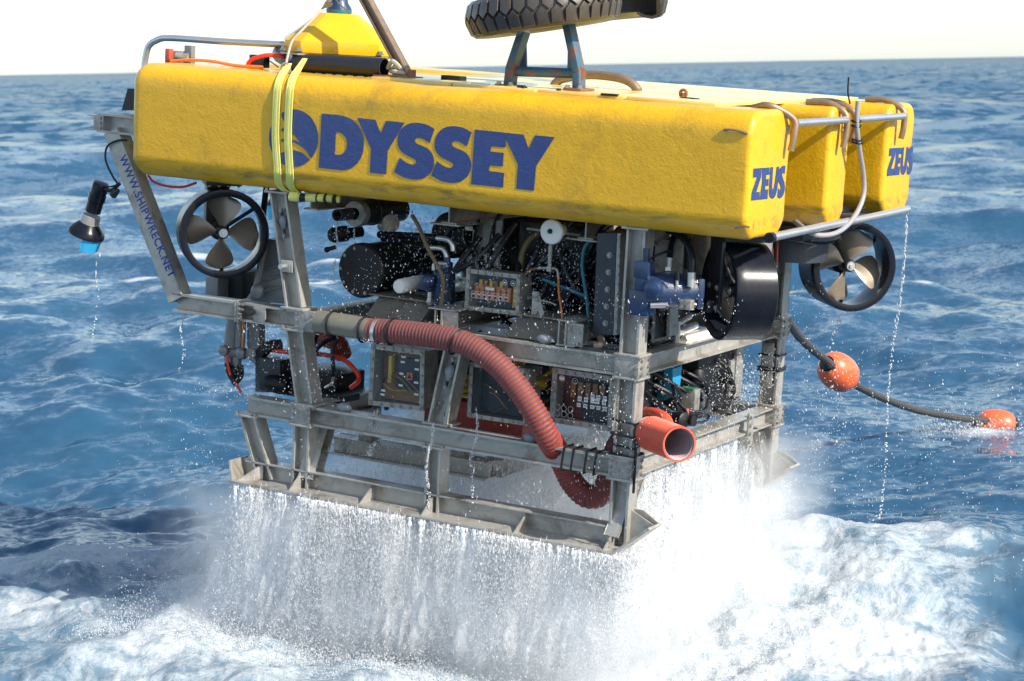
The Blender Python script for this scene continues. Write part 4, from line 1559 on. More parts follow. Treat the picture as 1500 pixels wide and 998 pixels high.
# dark tanks and manifolds filling the middle
def tank(a, c, r, mat, name='oil_tank', seg=28):
    a, c = V(a), V(c)
    l = (c - a).length
    part(MB(mat).lathe(a, c - a, [(0, r * .5), (.01, r * .9), (.03, r), (l * .3, r), (l * .31, r * 1.04), (l * .34, r * 1.04), (l * .35, r), (l - .03, r), (l - .01, r * .9), (l, r * .4)], seg), name)


tank((1.95, .95, -.36), (2.95, .95, -.36), .24, M['rubber'])
tank((1.75, 1.55, -.30), (2.9, 1.55, -.30), .24, M['dark'])
tank((1.65, .75, -.23), (1.65, 1.7, -.23), .13, M['rubber'], 'accumulator')
part(MB(M['rubber']).box((2.45, .62, -.20), (.50, .16, .24), None, .02).box((2.38, .60, -.47), (.30, .2, .26), None, .02), 'valve_manifold')
part(MB(M['dark']).box((2.86, .75, -.35), (.12, .5, .5), None, .01), 'control_cabinet')
part(MB(M['rubber']).box((2.3, 1.75, -.36), (1.5, .10, .55), None, .02), 'control_cabinet')
part(MB(M['dark']).box((1.72, .60, -.56), (.2, .3, .1), None, .01), 'control_cabinet')
# tangle of black hoses
rr = random.Random(4)
for k in range(22):
    x = rr.uniform(1.75, 2.85)
    y = rr.uniform(.34, .62)
    z = rr.uniform(-.45, -.08)
    dx, dz = rr.uniform(-.35, .35), rr.uniform(-.4, -.1)
    pts = [V((x, y + .1, min(-.03, z + .12))), V((x + dx * .2, y, z)), V((x + dx * .6, y - .03, z + dz * .5)), V((x + dx, y + .08, max(-.66, z + dz)))]
    part(MB(M[rr.choice(['black', 'rubber', 'dark', 'rubber'])]).tube(pts, rr.choice([.009, .012, .016]), 8), 'hydraulic_hose')
for k in range(16):
    x = rr.uniform(2.55, 3.25)
    y = rr.uniform(.30, .60)
    z = rr.uniform(-.30, -.06)
    dx, dz = rr.uniform(-.3, .25), rr.uniform(-.38, -.12)
    pts = [V((x, y + .12, min(-.03, z + .1))), V((x + dx * .2, y, z)), V((x + dx * .6, y - .02, z + dz * .5)), V((x + dx, y + .1, max(-.63, z + dz)))]
    part(MB(M[rr.choice(['black', 'rubber', 'dark'])]).tube(pts, rr.choice([.008, .012, .017]), 8), 'hydraulic_hose')
for k in range(8):
    y = rr.uniform(.5, 1.6)
    z = rr.uniform(-.62, -.4)
    part(MB(M[rr.choice(['black', 'rubber', 'plate'])]).tube([V((2.7, y, z)), V((2.95, y + .1, z + .05)), V((3.06, y + .3, z - .02)), V((2.9, y + .4, z - .1))], rr.choice([.010, .014]), 8), 'hydraulic_hose')
# lower bay
part(MB(M['dark']).box((2.05, .95, -.95), (1.25, .5, .34), None, .03), 'valve_pack')
part(MB(M['rubber']).box((1.55, 1.4, -.98), (.6, .6, .36), None, .03), 'control_cabinet')
tank((1.9, 1.55, -.95), (2.95, 1.55, -.95), .17, M['dark'])
part(MB(M['dark']).box((2.80, .62, -.93), (.26, .34, .34), None, .02).bolts((2.72, .448, -.80), (2.88, .448, -.80), (0, -1, 0), 3, .012), 'control_cabinet')
part(MB(M['rubber']).box((2.55, 1.62, -.95), (.9, .2, .40), None, .03), 'control_cabinet')
part(MB(M['plate']).lathe((2.95, .5, -1.12), (0, 1, .05), [(0, .03), (.01, .05), (.4, .05), (.41, .03)], 18), 'cooling_pipe')
for k in range(26):
    x = rr.uniform(1.35, 2.85)
    y = rr.uniform(.36, .62)
    z = rr.uniform(-.90, -.76)
    dx, dz = rr.uniform(-.3, .3), rr.uniform(-.32, -.08)
    pts = [V((x, y + .12, z + .06)), V((x + dx * .2, y, z)), V((x + dx * .6, y - .03, z + dz * .5)), V((x + dx, y + .08, z + dz))]
    part(MB(M[rr.choice(['black', 'rubber', 'dark', 'rubber', 'plate'])]).tube(pts, rr.choice([.008, .011, .015]), 8), 'hydraulic_hose')
for k in range(9):
    y = rr.uniform(.3, 1.5)
    z = rr.uniform(-.9, -.76)
    part(MB(M[rr.choice(['black', 'rubber', 'dark'])]).tube([V((2.95, y, z)), V((3.06, y + .1, z - .08)), V((3.02, y + .25, z - .2)), V((2.9, y + .3, z - .25))], rr.choice([.008, .012]), 8), 'hydraulic_hose')
part(MB(M['redbox']).box((2.02, .62, -1.16), (.62, .30, .16), None, .02), 'red_tank')
for k in range(9):
    x, z = rr.uniform(2.30, 2.42), rr.uniform(-1.02, -.80)
    part(MB(M[('ylwcable', 'ylwcable', 'olive', 'dark')[k % 4]]).tube([(x - .10, .44, z + rr.uniform(-.04, .06)), (x - .02, rr.uniform(.32, .38), z + rr.uniform(-.02, .03)), (x + .07, rr.uniform(.33, .39), z - rr.uniform(.0, .06)), (x + .15, .45, z - rr.uniform(-.03, .08))], rr.choice([.011, .014, .017]), 8), 'yellow_cable' if k % 4 < 2 else 'hydraulic_hose')
for k in range(3):
    z = -.92 - .03 * k
    part(MB(M['ylwcable']).tube([(2.06, .50, z), (1.99, .36, z - .02), (1.96, .38, z - .05), (2.05, .5, z - .07)], .013, 8), 'yellow_cable')
# inner sledge below the machinery
beam((0.99, .70, -1.49), (2.02, .70, -1.49), .10, .12, (0, -1, 0), 'sledge_beam')
beam((2.0, .76, -1.49), (2.0, 1.6, -1.49), .10, .12, (1, 0, 0), 'sledge_beam')
beam((0.99, 1.55, -1.49), (2.02, 1.55, -1.49), .10, .12, (0, -1, 0), 'sledge_beam')
for x in (1.2, 1.8):
    part(MB(ST).box((x, .74, -1.35), (.09, .09, .19), None, .003), 'sledge_post')
    part(MB(ST).box((x, 1.5, -1.35), (.09, .09, .19), None, .003), 'sledge_post')

# ------------------------------------------------------------------ suction hose
def hose_mesh(pts, r, pitch, b, mat_rib, mat_body, depth, seg=22):
    """corrugated hose: one ring every quarter pitch, ribs in their own colour"""
    pts = [V(p) for p in pts]
    ext = [2 * pts[0] - pts[1]] + pts + [2 * pts[-1] - pts[-2]]
    fine = []
    for i in range(1, len(ext) - 2):
        for k in range(40):
            t = k / 40
            p0, p1, p2, p3 = ext[i - 1:i + 3]
            fine.append(0.5 * ((2 * p1) + (p2 - p0) * t + (2 * p0 - 5 * p1 + 4 * p2 - p3) * t * t + (3 * p1 - p0 - 3 * p2 + p3) * t ** 3))
    fine.append(pts[-1])
    acc = [0.0]
    for a, c_ in zip(fine, fine[1:]):
        acc.append(acc[-1] + (c_ - a).length)
    tot = acc[-1]
    n = int(tot / pitch) * 4
    rings, prev, j = [], None, 0
    for i in range(n + 1):
        s = tot * i / n
        while j < len(acc) - 2 and acc[j + 1] < s:
            j += 1
        t = (s - acc[j]) / max(1e-9, acc[j + 1] - acc[j])
        p = fine[j].lerp(fine[j + 1], t)
        d = (fine[j + 1] - fine[j]).normalized()
        x = b.frame(d)[0] if prev is None else (prev - d * prev.dot(d)).normalized()
        prev = x
        y = d.cross(x)
        rr_ = r + (depth, depth * .9, -depth * .25, 0)[i % 4]
        rings.append([b.bm.verts.new(p + (x * math.cos(2 * math.pi * k / seg) + y * math.sin(2 * math.pi * k / seg)) * rr_) for k in range(seg)])
    ir, ib = b.mats.index(mat_rib), b.mats.index(mat_body)
    for i, (A, B) in enumerate(zip(rings, rings[1:])):
        for k in range(seg):
            f = b.bm.faces.new((A[k], A[(k + 1) % seg], B[(k + 1) % seg], B[k]))
            f.smooth = True
            f.material_index = ir if i % 4 in (0, 3) else ib
    return b


HP = [(1.630, 0.035, -0.685), (1.823, 0.030, -0.672), (2.052, 0.030, -0.669), (2.216, 0.030, -0.688), (2.382, 0.030, -0.759), (2.514, 0.035, -0.867), (2.617, 0.050, -0.992), (2.673, 0.100, -1.116), (2.682, 0.250, -1.253), (2.723, 0.310, -1.380), (2.804, 0.330, -1.446), (2.880, 0.350, -1.420), (2.922, 0.360, -1.299), (2.949, 0.360, -1.169), (3.040, 0.320, -1.075)]
b = MB(M['hosegrey'], M['hosered'])
hose_mesh(HP, 0.061, 0.0205, b, M['hosered'], M['hosegrey'], .0035)
hose = part(b, 'suction_hose', sharp=80)
b = MB(M['mesh'])
mp_ = [V((1.291, 0.030, -0.676)), V((1.461, 0.030, -0.679)), V((1.634, 0.035, -0.684))]
b.tube(mp_, .060, 24)
msh = part(b, 'woven_sleeve', hose)
for p in (V((1.387, 0.030, -0.677)), V((1.584, 0.034, -0.685)), V((1.760, 0.030, -0.676)), V((2.151, 0.030, -0.682))):
    dd = V((1, 0, -.06)) if p.x < 2.0 else V((1, 0, -.35))
    x_, y_, _ = b.frame(dd) if False else MB().frame(dd)
    part(MB(M['rubber']).tube([p + (x_ * math.cos(a) + y_ * math.sin(a)) * .069 for a in np.linspace(0, 6.2832, 25)], .006, 6, smooth_path=0), 'hose_tie', hose)
part(MB(M['bright']).lathe(V((1.656, 0.034, -0.685)), (1, 0, -.05), [(0, .067), (.022, .067)], 24, False, False), 'hose_clamp', hose)
# all-red outlet with a flared open end
oc = V((3.476, -0.060, -1.010))
od = V((.70, -.62, .05)).normalized()
b = MB(M['redhose'])
q0_, q1_ = V((3.079, 0.260, -1.053)), oc - od * .10
prof = []
LL = .34
for k in range(16):
    h = -LL + k * LL / 16
    prof += [(h, .0815), (h + .005, .0815), (h + .0085, .0885), (h + .017, .0885)]
prof += [(0, .088), (.006, .0875), (.006, .079)]
b.lathe(oc, od, prof, 36, False, False)
b.mat(M['hoseinner'])
inn = [(.006, .079), (0, .079)]
for k in range(24):
    h = -k * .016
    inn += [(h - .003, .079), (h - .006, .073), (h - .010, .073), (h - .013, .079)]
b.lathe(oc, od, inn, 36, False, False)
part(b, 'red_outlet_hose')
part(MB(M['redhose']).tube([(3.100, 0.340, -0.969), (3.176, 0.300, -0.957), (3.257, 0.240, -0.961), (3.293, 0.200, -0.985)], .032, 16), 'red_outlet_hose')
# cable ties round the front post and low beam
for z in (-.975, -1.045, -1.10, -1.145):
    q = [(XF - .066, YF - .058, z + .004), (XF + .066, YF - .058, z - .006), (XF + .068, YF + .058, z), (XF - .066, YF + .058, z), (XF - .066, YF - .058, z + .004)]
    part(MB(M['rubber']).tube(q, .006, 6, smooth_path=0), 'lashing')
for x in (2.77, 2.825, 2.90, 2.955):
    q = [(x + .006, YF - .056, ZL + .058), (x - .006, YF - .056, ZL - .058), (x, YF + .056, ZL - .058), (x, YF + .056, ZL + .058), (x + .006, YF - .056, ZL + .058)]
    part(MB(M['rubber']).tube(q, .006, 6, smooth_path=0), 'lashing')
part(MB(M['rubber']).tube([(XF + .072, YF - .05, -1.04), (XF + .078, YF - .055, -1.2), (XF + .076, YF - .05, -1.33)], .007, 6), 'lashing')

# ------------------------------------------------------------------ manipulator and camera gear at the rear
A = M['armgrey']
b = MB(A)
b.poly([(0.640, 0.450, -0.329), (0.720, 0.450, -0.328), (0.773, 0.450, -0.682), (0.543, 0.450, -0.693), (0.595, 0.450, -0.586), (0.648, 0.450, -0.405)], (0, .12, 0))
arm_ = part(b, 'manipulator_arm')
for p0, p1 in (((0.628, 0.445, -0.508), (0.734, 0.445, -0.465)), ((0.626, 0.445, -0.570), (0.746, 0.445, -0.526)), ((0.610, 0.445, -0.634), (0.758, 0.445, -0.587))):
    part(MB(A).cyl(p0, p1, .009, seg=8), 'stiffener', arm_)
b = MB(A)
b.tube([(0.663, 0.400, -0.361), (0.641, 0.400, -0.499), (0.618, 0.400, -0.618), (0.578, 0.400, -0.680)], .022, 10)
b.ball((0.642, 0.380, -0.621), .045, 2, (1, .5, 1))
part(b, 'arm_link', arm_)
b = MB(A)
b.poly([(0.550, 0.420, -0.803), (0.635, 0.420, -0.793), (0.635, 0.420, -0.910), (0.648, 0.420, -0.987), (0.618, 0.420, -1.046), (0.574, 0.420, -1.020), (0.556, 0.420, -0.939)], (0, .06, 0))
b.cyl((0.596, 0.400, -0.983), (0.511, 0.520, -1.008), .030).cyl((0.610, 0.380, -0.979), (0.582, 0.420, -0.987), .014)
part(b, 'arm_link', arm_)
b = MB(A)
b.cyl((0.474, 0.400, -0.782), (0.457, 0.400, -0.961), .042)
b.cyl((0.522, 0.400, -0.804), (0.519, 0.400, -0.954), .030)
b.mat(M['orange_cable']).cyl((0.570, 0.360, -0.802), (0.568, 0.360, -0.970), .007)
b.mat(A).cyl((0.420, 0.400, -0.990), (0.554, 0.400, -0.989), .034)
b.lathe((0.444, 0.360, -0.978), (0, -1, 0), [(0, .03), (.02, .03), (.03, .015)], 14)
b.lathe((0.563, 0.360, -0.979), (0, -1, 0), [(0, .03), (.02, .03), (.03, .015)], 14)
part(b, 'forearm', arm_)
b = MB(A)
b.cyl((0.445, 0.400, -1.018), (0.454, 0.400, -1.108), .026).cyl((0.507, 0.400, -1.014), (0.501, 0.400, -1.102), .026)
b.mat(M['rubber'])
b.tube([(0.466, 0.360, -1.050), (0.488, 0.360, -1.110), (0.523, 0.360, -1.153)], .018).tube([(0.542, 0.380, -1.054), (0.545, 0.380, -1.113), (0.504, 0.380, -1.166)], .020)
b.ball((0.492, 0.380, -1.100), .04, 2, (1, .7, 1))
b.mat(M['redcable']).tube([(0.467, 0.350, -1.002), (0.492, 0.340, -1.076), (0.507, 0.340, -1.113)], .007).tube([(0.537, 0.340, -1.148), (0.562, 0.340, -1.176), (0.583, 0.340, -1.201)], .008)
part(b, 'gripper', arm_)
part(MB(A).box((0.235, 0.600, -0.667), (.09, .2, .14), None, .008), 'arm_mount')
part(MB(M['rubber']).box((0.273, 0.750, -0.688), (.22, .3, .26), None, .03), 'arm_mount')
b = MB(M['charcoal'])
b.poly([(0.615, 0.420, -0.995), (0.738, 0.360, -0.988), (0.746, 0.360, -1.182), (0.624, 0.420, -1.202)], (.02, .1, 0))
b.mat(M['dark']).box((0.760, 0.420, -1.082), (.14, .12, .185), None, .006)
part(b, 'tool_box')
b = MB(M['rubber'])
b.lathe((0.856, 0.380, -1.131), (-.6, -.4, .1), [(0, .05), (.03, .055), (.1, .045), (.12, .03)], 18)
b.tube([(0.652, 0.420, -0.978), (0.726, 0.400, -0.928), (0.790, 0.420, -0.914)], .035, 14)
part(b, 'camera_pod')
part(MB(M['rubber']).box((0.927, 0.700, -1.143), (.32, .3, .16), None, .02).box((1.016, 0.500, -1.172), (.4, .2, .04), None, .01), 'sonar_unit')
part(MB(M['redcable']).tube([(0.740, 0.400, -0.945), (0.819, 0.380, -0.941), (0.962, 0.360, -0.932), (1.134, 0.340, -0.915), (1.276, 0.330, -0.927), (1.355, 0.330, -0.981), (1.364, 0.340, -1.030), (1.292, 0.380, -1.083)], .013, 12), 'red_cable')
for pts in (((1.084, 0.340, -0.807), (1.071, 0.330, -0.865), (1.062, 0.330, -0.962), (1.049, 0.360, -1.025)), ((1.214, 0.340, -0.806), (1.144, 0.320, -0.843), (1.088, 0.320, -0.900), (1.060, 0.340, -0.963)), ((1.228, 0.320, -0.810), (1.213, 0.300, -0.882), (1.228, 0.300, -0.994), (1.211, 0.320, -1.018))):
    part(MB(M['black']).tube(pts, .012, 10), 'hydraulic_hose')
part(MB(M['bright']).tube([(1.212, 0.320, -1.029), (1.218, 0.300, -1.060), (1.174, 0.300, -1.089)], .008, 8), 'elbow_pipe')
part(MB(M['redbox']).tube([(0.677, 0.900, -0.910), (0.792, 0.850, -0.915), (0.888, 0.850, -0.939), (0.892, 0.900, -1.013)], .055, 18), 'suction_pipe')

# rear flood lamp on the guard
b = MB(M['black'])
b.lathe((-0.263, 0.100, -0.084), V((-0.336, 0.100, -0.293)) - V((-0.263, 0.100, -0.084)), [(-.012, .02), (-.008, .042), (.0, .046), (.06, .046), (.062, .050), (.10, .050), (.105, .046), (.17, .046)], 26)
lamp = part(b, 'flood_lamp')
b = MB(M['plate'])
dl = (V((-0.336, 0.100, -0.293)) - V((-0.263, 0.100, -0.084))).normalized()
lo = V((-0.324, 0.100, -0.268))
b.lathe(lo, dl, [(0, .05), (.05, .056)], 26)
part(b, 'collar', lamp)
b = MB(M['black'])
b.lathe(lo + dl * .045, dl, [(0, .055), (.03, .085), (.055, .104), (.075, .106), (.075, .098), (.05, .09), (.02, .05)], 34, False, False)
part(b, 'reflector', lamp)
# coloured hood hanging from the rim
b = MB(M['lens'])
b.lathe(lo + dl * .108, dl, [(0, .098), (.085, .090), (.085, .086), (0, .094)], 24, a0=math.radians(40), a1=math.radians(150))
part(b, 'blue_hood', lamp)
b = MB(M['dark'])
b.tube([(-0.244, 0.090, -0.101), (-0.189, 0.100, -0.112), (-0.143, 0.120, -0.066)], .012, 8)
b.box((-0.164, 0.100, -0.125), (.03, .03, .05), Matrix.Rotation(.6, 3, 'Y'))
b.cyl((-0.167, 0.080, -0.136), (-0.119, 0.080, -0.101), .008)
part(b, 'bracket', lamp)
part(MB(M['rubber']).tube([(-0.237, 0.080, -0.088), (-0.188, 0.080, -0.091), (-0.129, 0.080, -0.074)], .005, 6), 'lamp_cable', lamp)
part(MB(M['rubber']).tube([(-0.070, 0.080, 0.180), (-0.137, 0.080, 0.174), (-0.209, 0.080, 0.134), (-0.217, 0.080, 0.057), (-0.165, 0.080, -0.028), (-0.125, 0.080, -0.070)], .006, 8), 'lamp_cable')
part(MB(M['dark']).poly([(-0.211, 0.200, 0.335), (-0.171, 0.200, 0.461), (-0.108, 0.200, 0.465), (-0.104, 0.200, 0.343)], (0, .1, 0)), 'transponder')
# second lamp hood far behind
b = MB(M['lens'])
b.lathe((-0.059, 1.600, -0.267), (0, 0, -1), [(0, .10), (.09, .085)], 20, a0=0, a1=5.5)
lamp2 = part(MB(M['black']).lathe((-0.062, 1.600, -0.190), (0, 0, -1), [(0, .05), (.08, .10)], 20), 'flood_lamp')
part(b, 'blue_hood', lamp2)

# ------------------------------------------------------------------ front bay gear
part(MB(M['rubber']).box((2.86, 1.5, -.93), (.30, .62, .36), None, .02), 'sonar_unit')
part(MB(M['plate']).box((3.02, 1.72, -.93), (.02, .10, .30), None, .003).box((3.02, 1.62, -.96), (.02, .06, .2), None, .003), 'bracket')
part(MB(M['cyan']).poly([(3.000, 0.864, -0.818), (3.000, 0.986, -0.814), (3.000, 0.976, -0.977), (3.000, 0.896, -0.966)], (-.05, 0, 0)), 'blue_fender')
part(MB(M['teal']).box((2.920, 0.962, -0.893), (.05, .1, .22), None, .01), 'blue_fender')
b = MB(M['plate']).box((3.050, 0.993, -0.995), (.10, .07, .13), None, .006)
b.mat(M['green']).box((3.050, 0.983, -0.930), (.08, .06, .01))
part(b, 'camera_pod')
b = MB(M['dark'])
b.lathe((3.000, 1.202, -0.989), (.3, .1, -1), [(0, .05), (.10, .06), (.13, .06), (.14, .03)], 18)
part(b, 'camera_pod')
b = MB(M['plate'])
b.lathe((3.000, 1.211, -0.933), (0, 0, -1), [(0, .03), (.04, .05), (.1, .05)], 18)
part(b, 'camera_pod')
b = MB(M['rubber'])
b.lathe((3.000, 1.198, -0.856), (0, 0, -1), [(0, .03), (.03, .045), (.1, .045)], 18)
part(b, 'camera_pod')
b = MB(M['rubber']).lathe((3.160, 0.645, -1.037), (1, -.3, 0), [(-.06, .03), (0, .045), (.03, .045), (.04, .03)], 18)
b.mat(M['rubylid']).box((3.160, 0.704, -1.031), (.03, .04, .09), None, .004)
part(b, 'camera_pod')
b = MB(M['rubber'])
b.lathe((3.200, 0.678, -1.040), (1, -.2, .1), [(-.05, .02), (.0, .03), (.03, .03)], 14)
part(b, 'camera_pod')
part(MB(M['black']).tube([(3.140, 0.566, -0.849), (3.150, 0.598, -0.923), (3.160, 0.698, -0.990), (3.160, 0.852, -1.027), (3.150, 0.991, -1.033), (3.140, 1.041, -0.985)], .010, 8), 'hydraulic_hose')
part(MB(M['black']).tube([(3.170, 0.675, -0.986), (3.180, 0.741, -1.048), (3.180, 0.887, -1.084), (3.180, 0.974, -1.071), (3.180, 0.933, -1.039), (3.180, 0.809, -1.040)], .008, 8), 'hydraulic_hose')
b = MB(M['bright'])
b.cyl((3.020, 0.711, -0.604), (3.020, 0.996, -0.546), .018).cyl((3.060, 0.703, -0.612), (3.060, 0.985, -0.588), .022)
b.lathe((3.080, 0.792, -0.642), V((3.080, 1.285, -0.644)) - V((3.080, 0.792, -0.642)), [(.012 * k, .026 + .010 * (k % 2)) for k in range(34)], 14)
part(b, 'hydraulic_cylinder')
b = MB(ST).box((3.090, 0.695, -0.597), (.01, .05, .13), None, .002)
part(b, 'bracket')
b = MB(M['rubylid'])
b.lathe((3.350, 1.211, -0.117), (0, 0, -1), [(0, .01), (.03, .03), (.06, .035), (.14, .04), (.15, .02)], 16)
b.mat(M['teal']).box((3.350, 1.289, -0.274), (.05, .05, .04)).box((3.350, 1.100, -0.131), (.03, .03, .02))
b.mat(M['rubylid']).cyl((3.350, 1.348, -0.127), (3.350, 1.357, -0.276), .008)
part(b, 'solenoid_valve')
part(MB(M['dark']).box((3.05, 2.02, -.32), (.06, .04, .52), None, .004).bolts((3.05, 2.0, -.1), (3.05, 2.0, -.55), (0, -1, 0), 7, .009), 'cable_tray')
part(MB(M['plate']).box((XF - .01, YB - .062, -.92), (.075, .014, .26), None, .003), 'backing_plate')
for z in (-.86, -.935, -.95):
    q = [(XF - .06, YB - .072, z), (XF + .062, YB - .06, z + .002), (XF + .062, YB + .055, z), (XF - .06, YB + .055, z), (XF - .06, YB - .072, z)]
    part(MB(M['rubber']).tube(q, .006, 6, smooth_path=0), 'lashing')
b = MB(M['black'])
b.tube([(3.38, 1.2, -.06), (3.55, 1.35, -.11), (3.6, 1.6, -.10), (3.5, 1.8, -.06)], .022, 10)
part(b, 'hydraulic_hose')
part(MB(M['dark']).box((3.45, 1.35, -.06), (.24, .4, .08), None, .01), 'thruster_mount')


# ------------------------------------------------------------------ lift point and docking stand on the deck
PC = V((0.875, .74, 0))
PR = Matrix.Rotation(math.radians(36), 3, 'Z')      # the cap has turned on its swivel
zb, zs, zt = .725, .79, .945


def octo(hx, hy, ch, z):
    return [PC + PR @ V((x, y, z)) for x, y in ((-hx + ch, -hy), (hx - ch, -hy), (hx, -hy + ch), (hx, hy - ch), (hx - ch, hy), (-hx + ch, hy), (-hx, hy - ch), (-hx, -hy + ch))]


bm = bmesh.new()
lv = [octo(.30, .30, .085, zb), octo(.30, .30, .085, zs), octo(.105, .105, .035, zt), octo(.02, .02, .008, zt + .002)]
rg = [[bm.verts.new(p) for p in l_] for l_ in lv]
for A_, B_ in zip(rg, rg[1:]):
    for k in range(8):
        bm.faces.new((A_[k], A_[(k + 1) % 8], B_[(k + 1) % 8], B_[k]))
bm.faces.new(rg[0][::-1])
bm.faces.new(rg[-1])
bmesh.ops.bevel(bm, geom=list(bm.edges), offset=.006, segments=2, affect='EDGES', profile=.6)
bmesh.ops.recalc_face_normals(bm, faces=bm.faces)
for f in bm.faces:
    f.smooth = True
me = bpy.data.meshes.new('lift_cap')
bm.to_mesh(me)
bm.free()
me.materials.append(M['yellow_metal'])
me.set_sharp_from_angle(angle=math.radians(20))
cap = part(me, 'lift_cap')
b = MB(M['bolt'])
for p in octo(.312, .312, .085, zb - .004):
    b.bolt(p + (V((PC.x, PC.y, p.z)) - p) * .02 + V((0, 0, .012)), (0, 0, 1), .014, .022)
b.mat(M['plate']).poly([p for p in octo(.318, .318, .085, zb - .012)], (0, 0, .010))
part(b, 'cap_flange', cap)
# padded bumper pipes round the cap foot
for p0, p1, mt in ((V((.835, .40, .672)), V((1.405, .40, .676)), 'dark'), (V((.80, .43, .672)), V((.55, .66, .70)), 'black')):
    d = (p1 - p0)
    b = MB(M[mt])
    n = d.normalized()
    b.lathe(p0, d, [(.08, .046), (0, .046), (0, .053), (d.length, .053), (d.length, .046), (d.length - .08, .046)], 24, False, False)
    part(b, 'bumper_pipe')
b = MB(M['dark'])
for k in range(8):
    b.box((.88 + .068 * k, .40, .622), (.014, .02, .03))
part(b, 'pipe_clamp_row', kind='stuff')
# swivel eye at the very top
b = MB(M['hydblue'])
b.lathe(PC + V((0, 0, zt)), (0, 0, 1), [(0, .07), (.03, .07), (.06, .05), (.09, .045)], 24)
b.mat(M['teal']).lathe(PC + V((0, 0, zt + .004)), (0, 0, 1), [(0, .072), (.018, .072)], 24)
b.mat(M['dark']).box(PC + V((0, 0, zt + .13)), (.05, .10, .12), None, .01)
part(b, 'swivel')
# rear guard pipe
part(MB(M['bright']).tube([(-0.391, 0.620, 0.545), (-0.383, 0.620, 0.625), (-0.361, 0.620, 0.690), (-0.302, 0.620, 0.728), (-0.203, 0.620, 0.746), (0.187, 0.620, 0.748), (0.612, 0.620, 0.755)], .019, 14), 'guard_pipe')
b = MB(M['plate'])
b.box((-0.048, 0.500, 0.645), (.09, .06, .07), None, .004).cyl((-0.006, 0.420, 0.655), (0.061, 0.440, 0.651), .022)
b.mat(M['rubylid']).box((-0.078, 0.450, 0.651), (.03, .04, .08), None, .003)
b.mat(M['armgrey']).box((0.029, 0.500, 0.665), (.05, .04, .10), None, .004)
part(b, 'deck_sensor')
part(MB(M['orange_cable']).tube([(0.049, 0.300, 0.627), (0.168, 0.300, 0.642), (0.333, 0.300, 0.645), (0.497, 0.300, 0.632), (0.681, 0.300, 0.633)], .009, 8), 'orange_cable')
part(MB(M['redcable']).tube([(0.639, 0.340, 0.630), (0.556, 0.340, 0.632), (0.573, 0.340, 0.667), (0.636, 0.360, 0.693), (0.685, 0.400, 0.700), (0.733, 0.450, 0.692)], .012, 8), 'red_cable')
b = MB(M['dark'])
b.box((0.515, 0.500, 0.656), (.10, .06, .07), None, .004).box((0.559, 0.400, 0.632), (.02, .02, .08))
part(b, 'deck_sensor')
b = MB(M['plate'])
for k in range(4):
    b.tube([(0.645, 0.420, 0.664), (0.697, 0.400, 0.645), (0.716, 0.400, 0.635)], .004, 5)
part(b, 'wire_rope')
# lift strut beside the cap
b = MB(M['brownpipe'])
p0, p1 = V((1.541, 0.420, 0.635)), V((1.242, 0.420, 1.051))
dv = (p1 - p0).normalized()
sx = V((0, 1, 0)).cross(dv)
b.hbeam(p0, p1 + dv * .35, .05, .05, (0, -1, 0), .008, .008)
strut = part(b, 'lift_strut')
b = MB(M['rust'])
b.box(V((1.481, 0.420, 0.632)), (.22, .16, .012), None, .002)
b.box(V((1.529, 0.460, 0.638)), (.02, .10, .07), None, .003).box(V((1.578, 0.380, 0.642)), (.02, .02, .07), None, .003)
part(b, 'strut_foot', strut)
b = MB(M['rope'])
for k in range(5):
    o = V((1.426, 0.400, 0.676)) + V((.01 * k, .02 * (k % 2), -.008 * k))
    b.tube([o, o + V((.05, -.03, .04 - .02 * k)), o + V((.09, 0, -.01)), o + V((.05, .04, -.05))], .012, 7)
part(b, 'rope_coil')

# docking stand: two rusty blue legs joined by a bar
b = MB(M['bluerust'])


def leg(pts, t):
    """flat-bar leg along a bent line, plate behind"""
    for (p, q) in zip(pts, pts[1:]):
        p, q = V(p), V(q)
        d = (q - p)
        n = d.normalized()
        s_ = V((0, 1, 0)).cross(n)
        b.box((p + q) / 2, (.040, .075, d.length + .01), Matrix((s_, V((0, 1, 0)), n)).transposed(), .003)


leg(((2.191, 0.380, 0.632), (2.197, 0.380, 0.724), (2.258, 0.380, 0.917)), .09)
leg(((2.593, 0.380, 0.641), (2.588, 0.380, 0.728), (2.513, 0.380, 0.966)), .09)
b.poly([(2.192, 0.440, 0.731), (2.249, 0.440, 0.727), (2.236, 0.440, 0.867), (2.212, 0.440, 0.866)], (0, .012, 0))
b.poly([(2.489, 0.440, 0.728), (2.549, 0.440, 0.725), (2.499, 0.440, 0.882), (2.483, 0.440, 0.881)], (0, .012, 0))
b.cyl((2.215, 0.400, 0.708), (2.593, 0.400, 0.721), .026)
b.mat(M['rust']).cyl((2.602, 0.360, 0.722), (2.551, 0.460, 0.718), .035, seg=14)
stand = part(b, 'docking_stand')
b = MB(M['rust'])
for p in ((2.191, 0.380, 0.632), (2.593, 0.380, 0.641)):
    b.box(p, (.10, .16, .012), None, .002)
    b.bolts(V(p) + V((-.035, -.06, .006)), V(p) + V((.035, -.06, .006)), (0, 0, 1), 2, .012, .016)
part(b, 'stand_foot', stand)
part(MB(M['brownpipe']).tube([(2.162, 0.900, 0.607), (2.192, 0.900, 0.649), (2.249, 0.900, 0.675), (2.392, 0.900, 0.699), (2.555, 0.900, 0.695), (2.637, 0.900, 0.671), (2.684, 0.900, 0.631)], .024, 12), 'deck_rail')



# ------------------------------------------------------------------ things that are not bolted to the vehicle
def root_at(name, base):
    """Empty at a thing's base, in vehicle axes"""
    o = bpy.data.objects.new(name, None)
    link(o)
    o.matrix_world = ROVM @ Matrix.Translation(V(base))
    return o


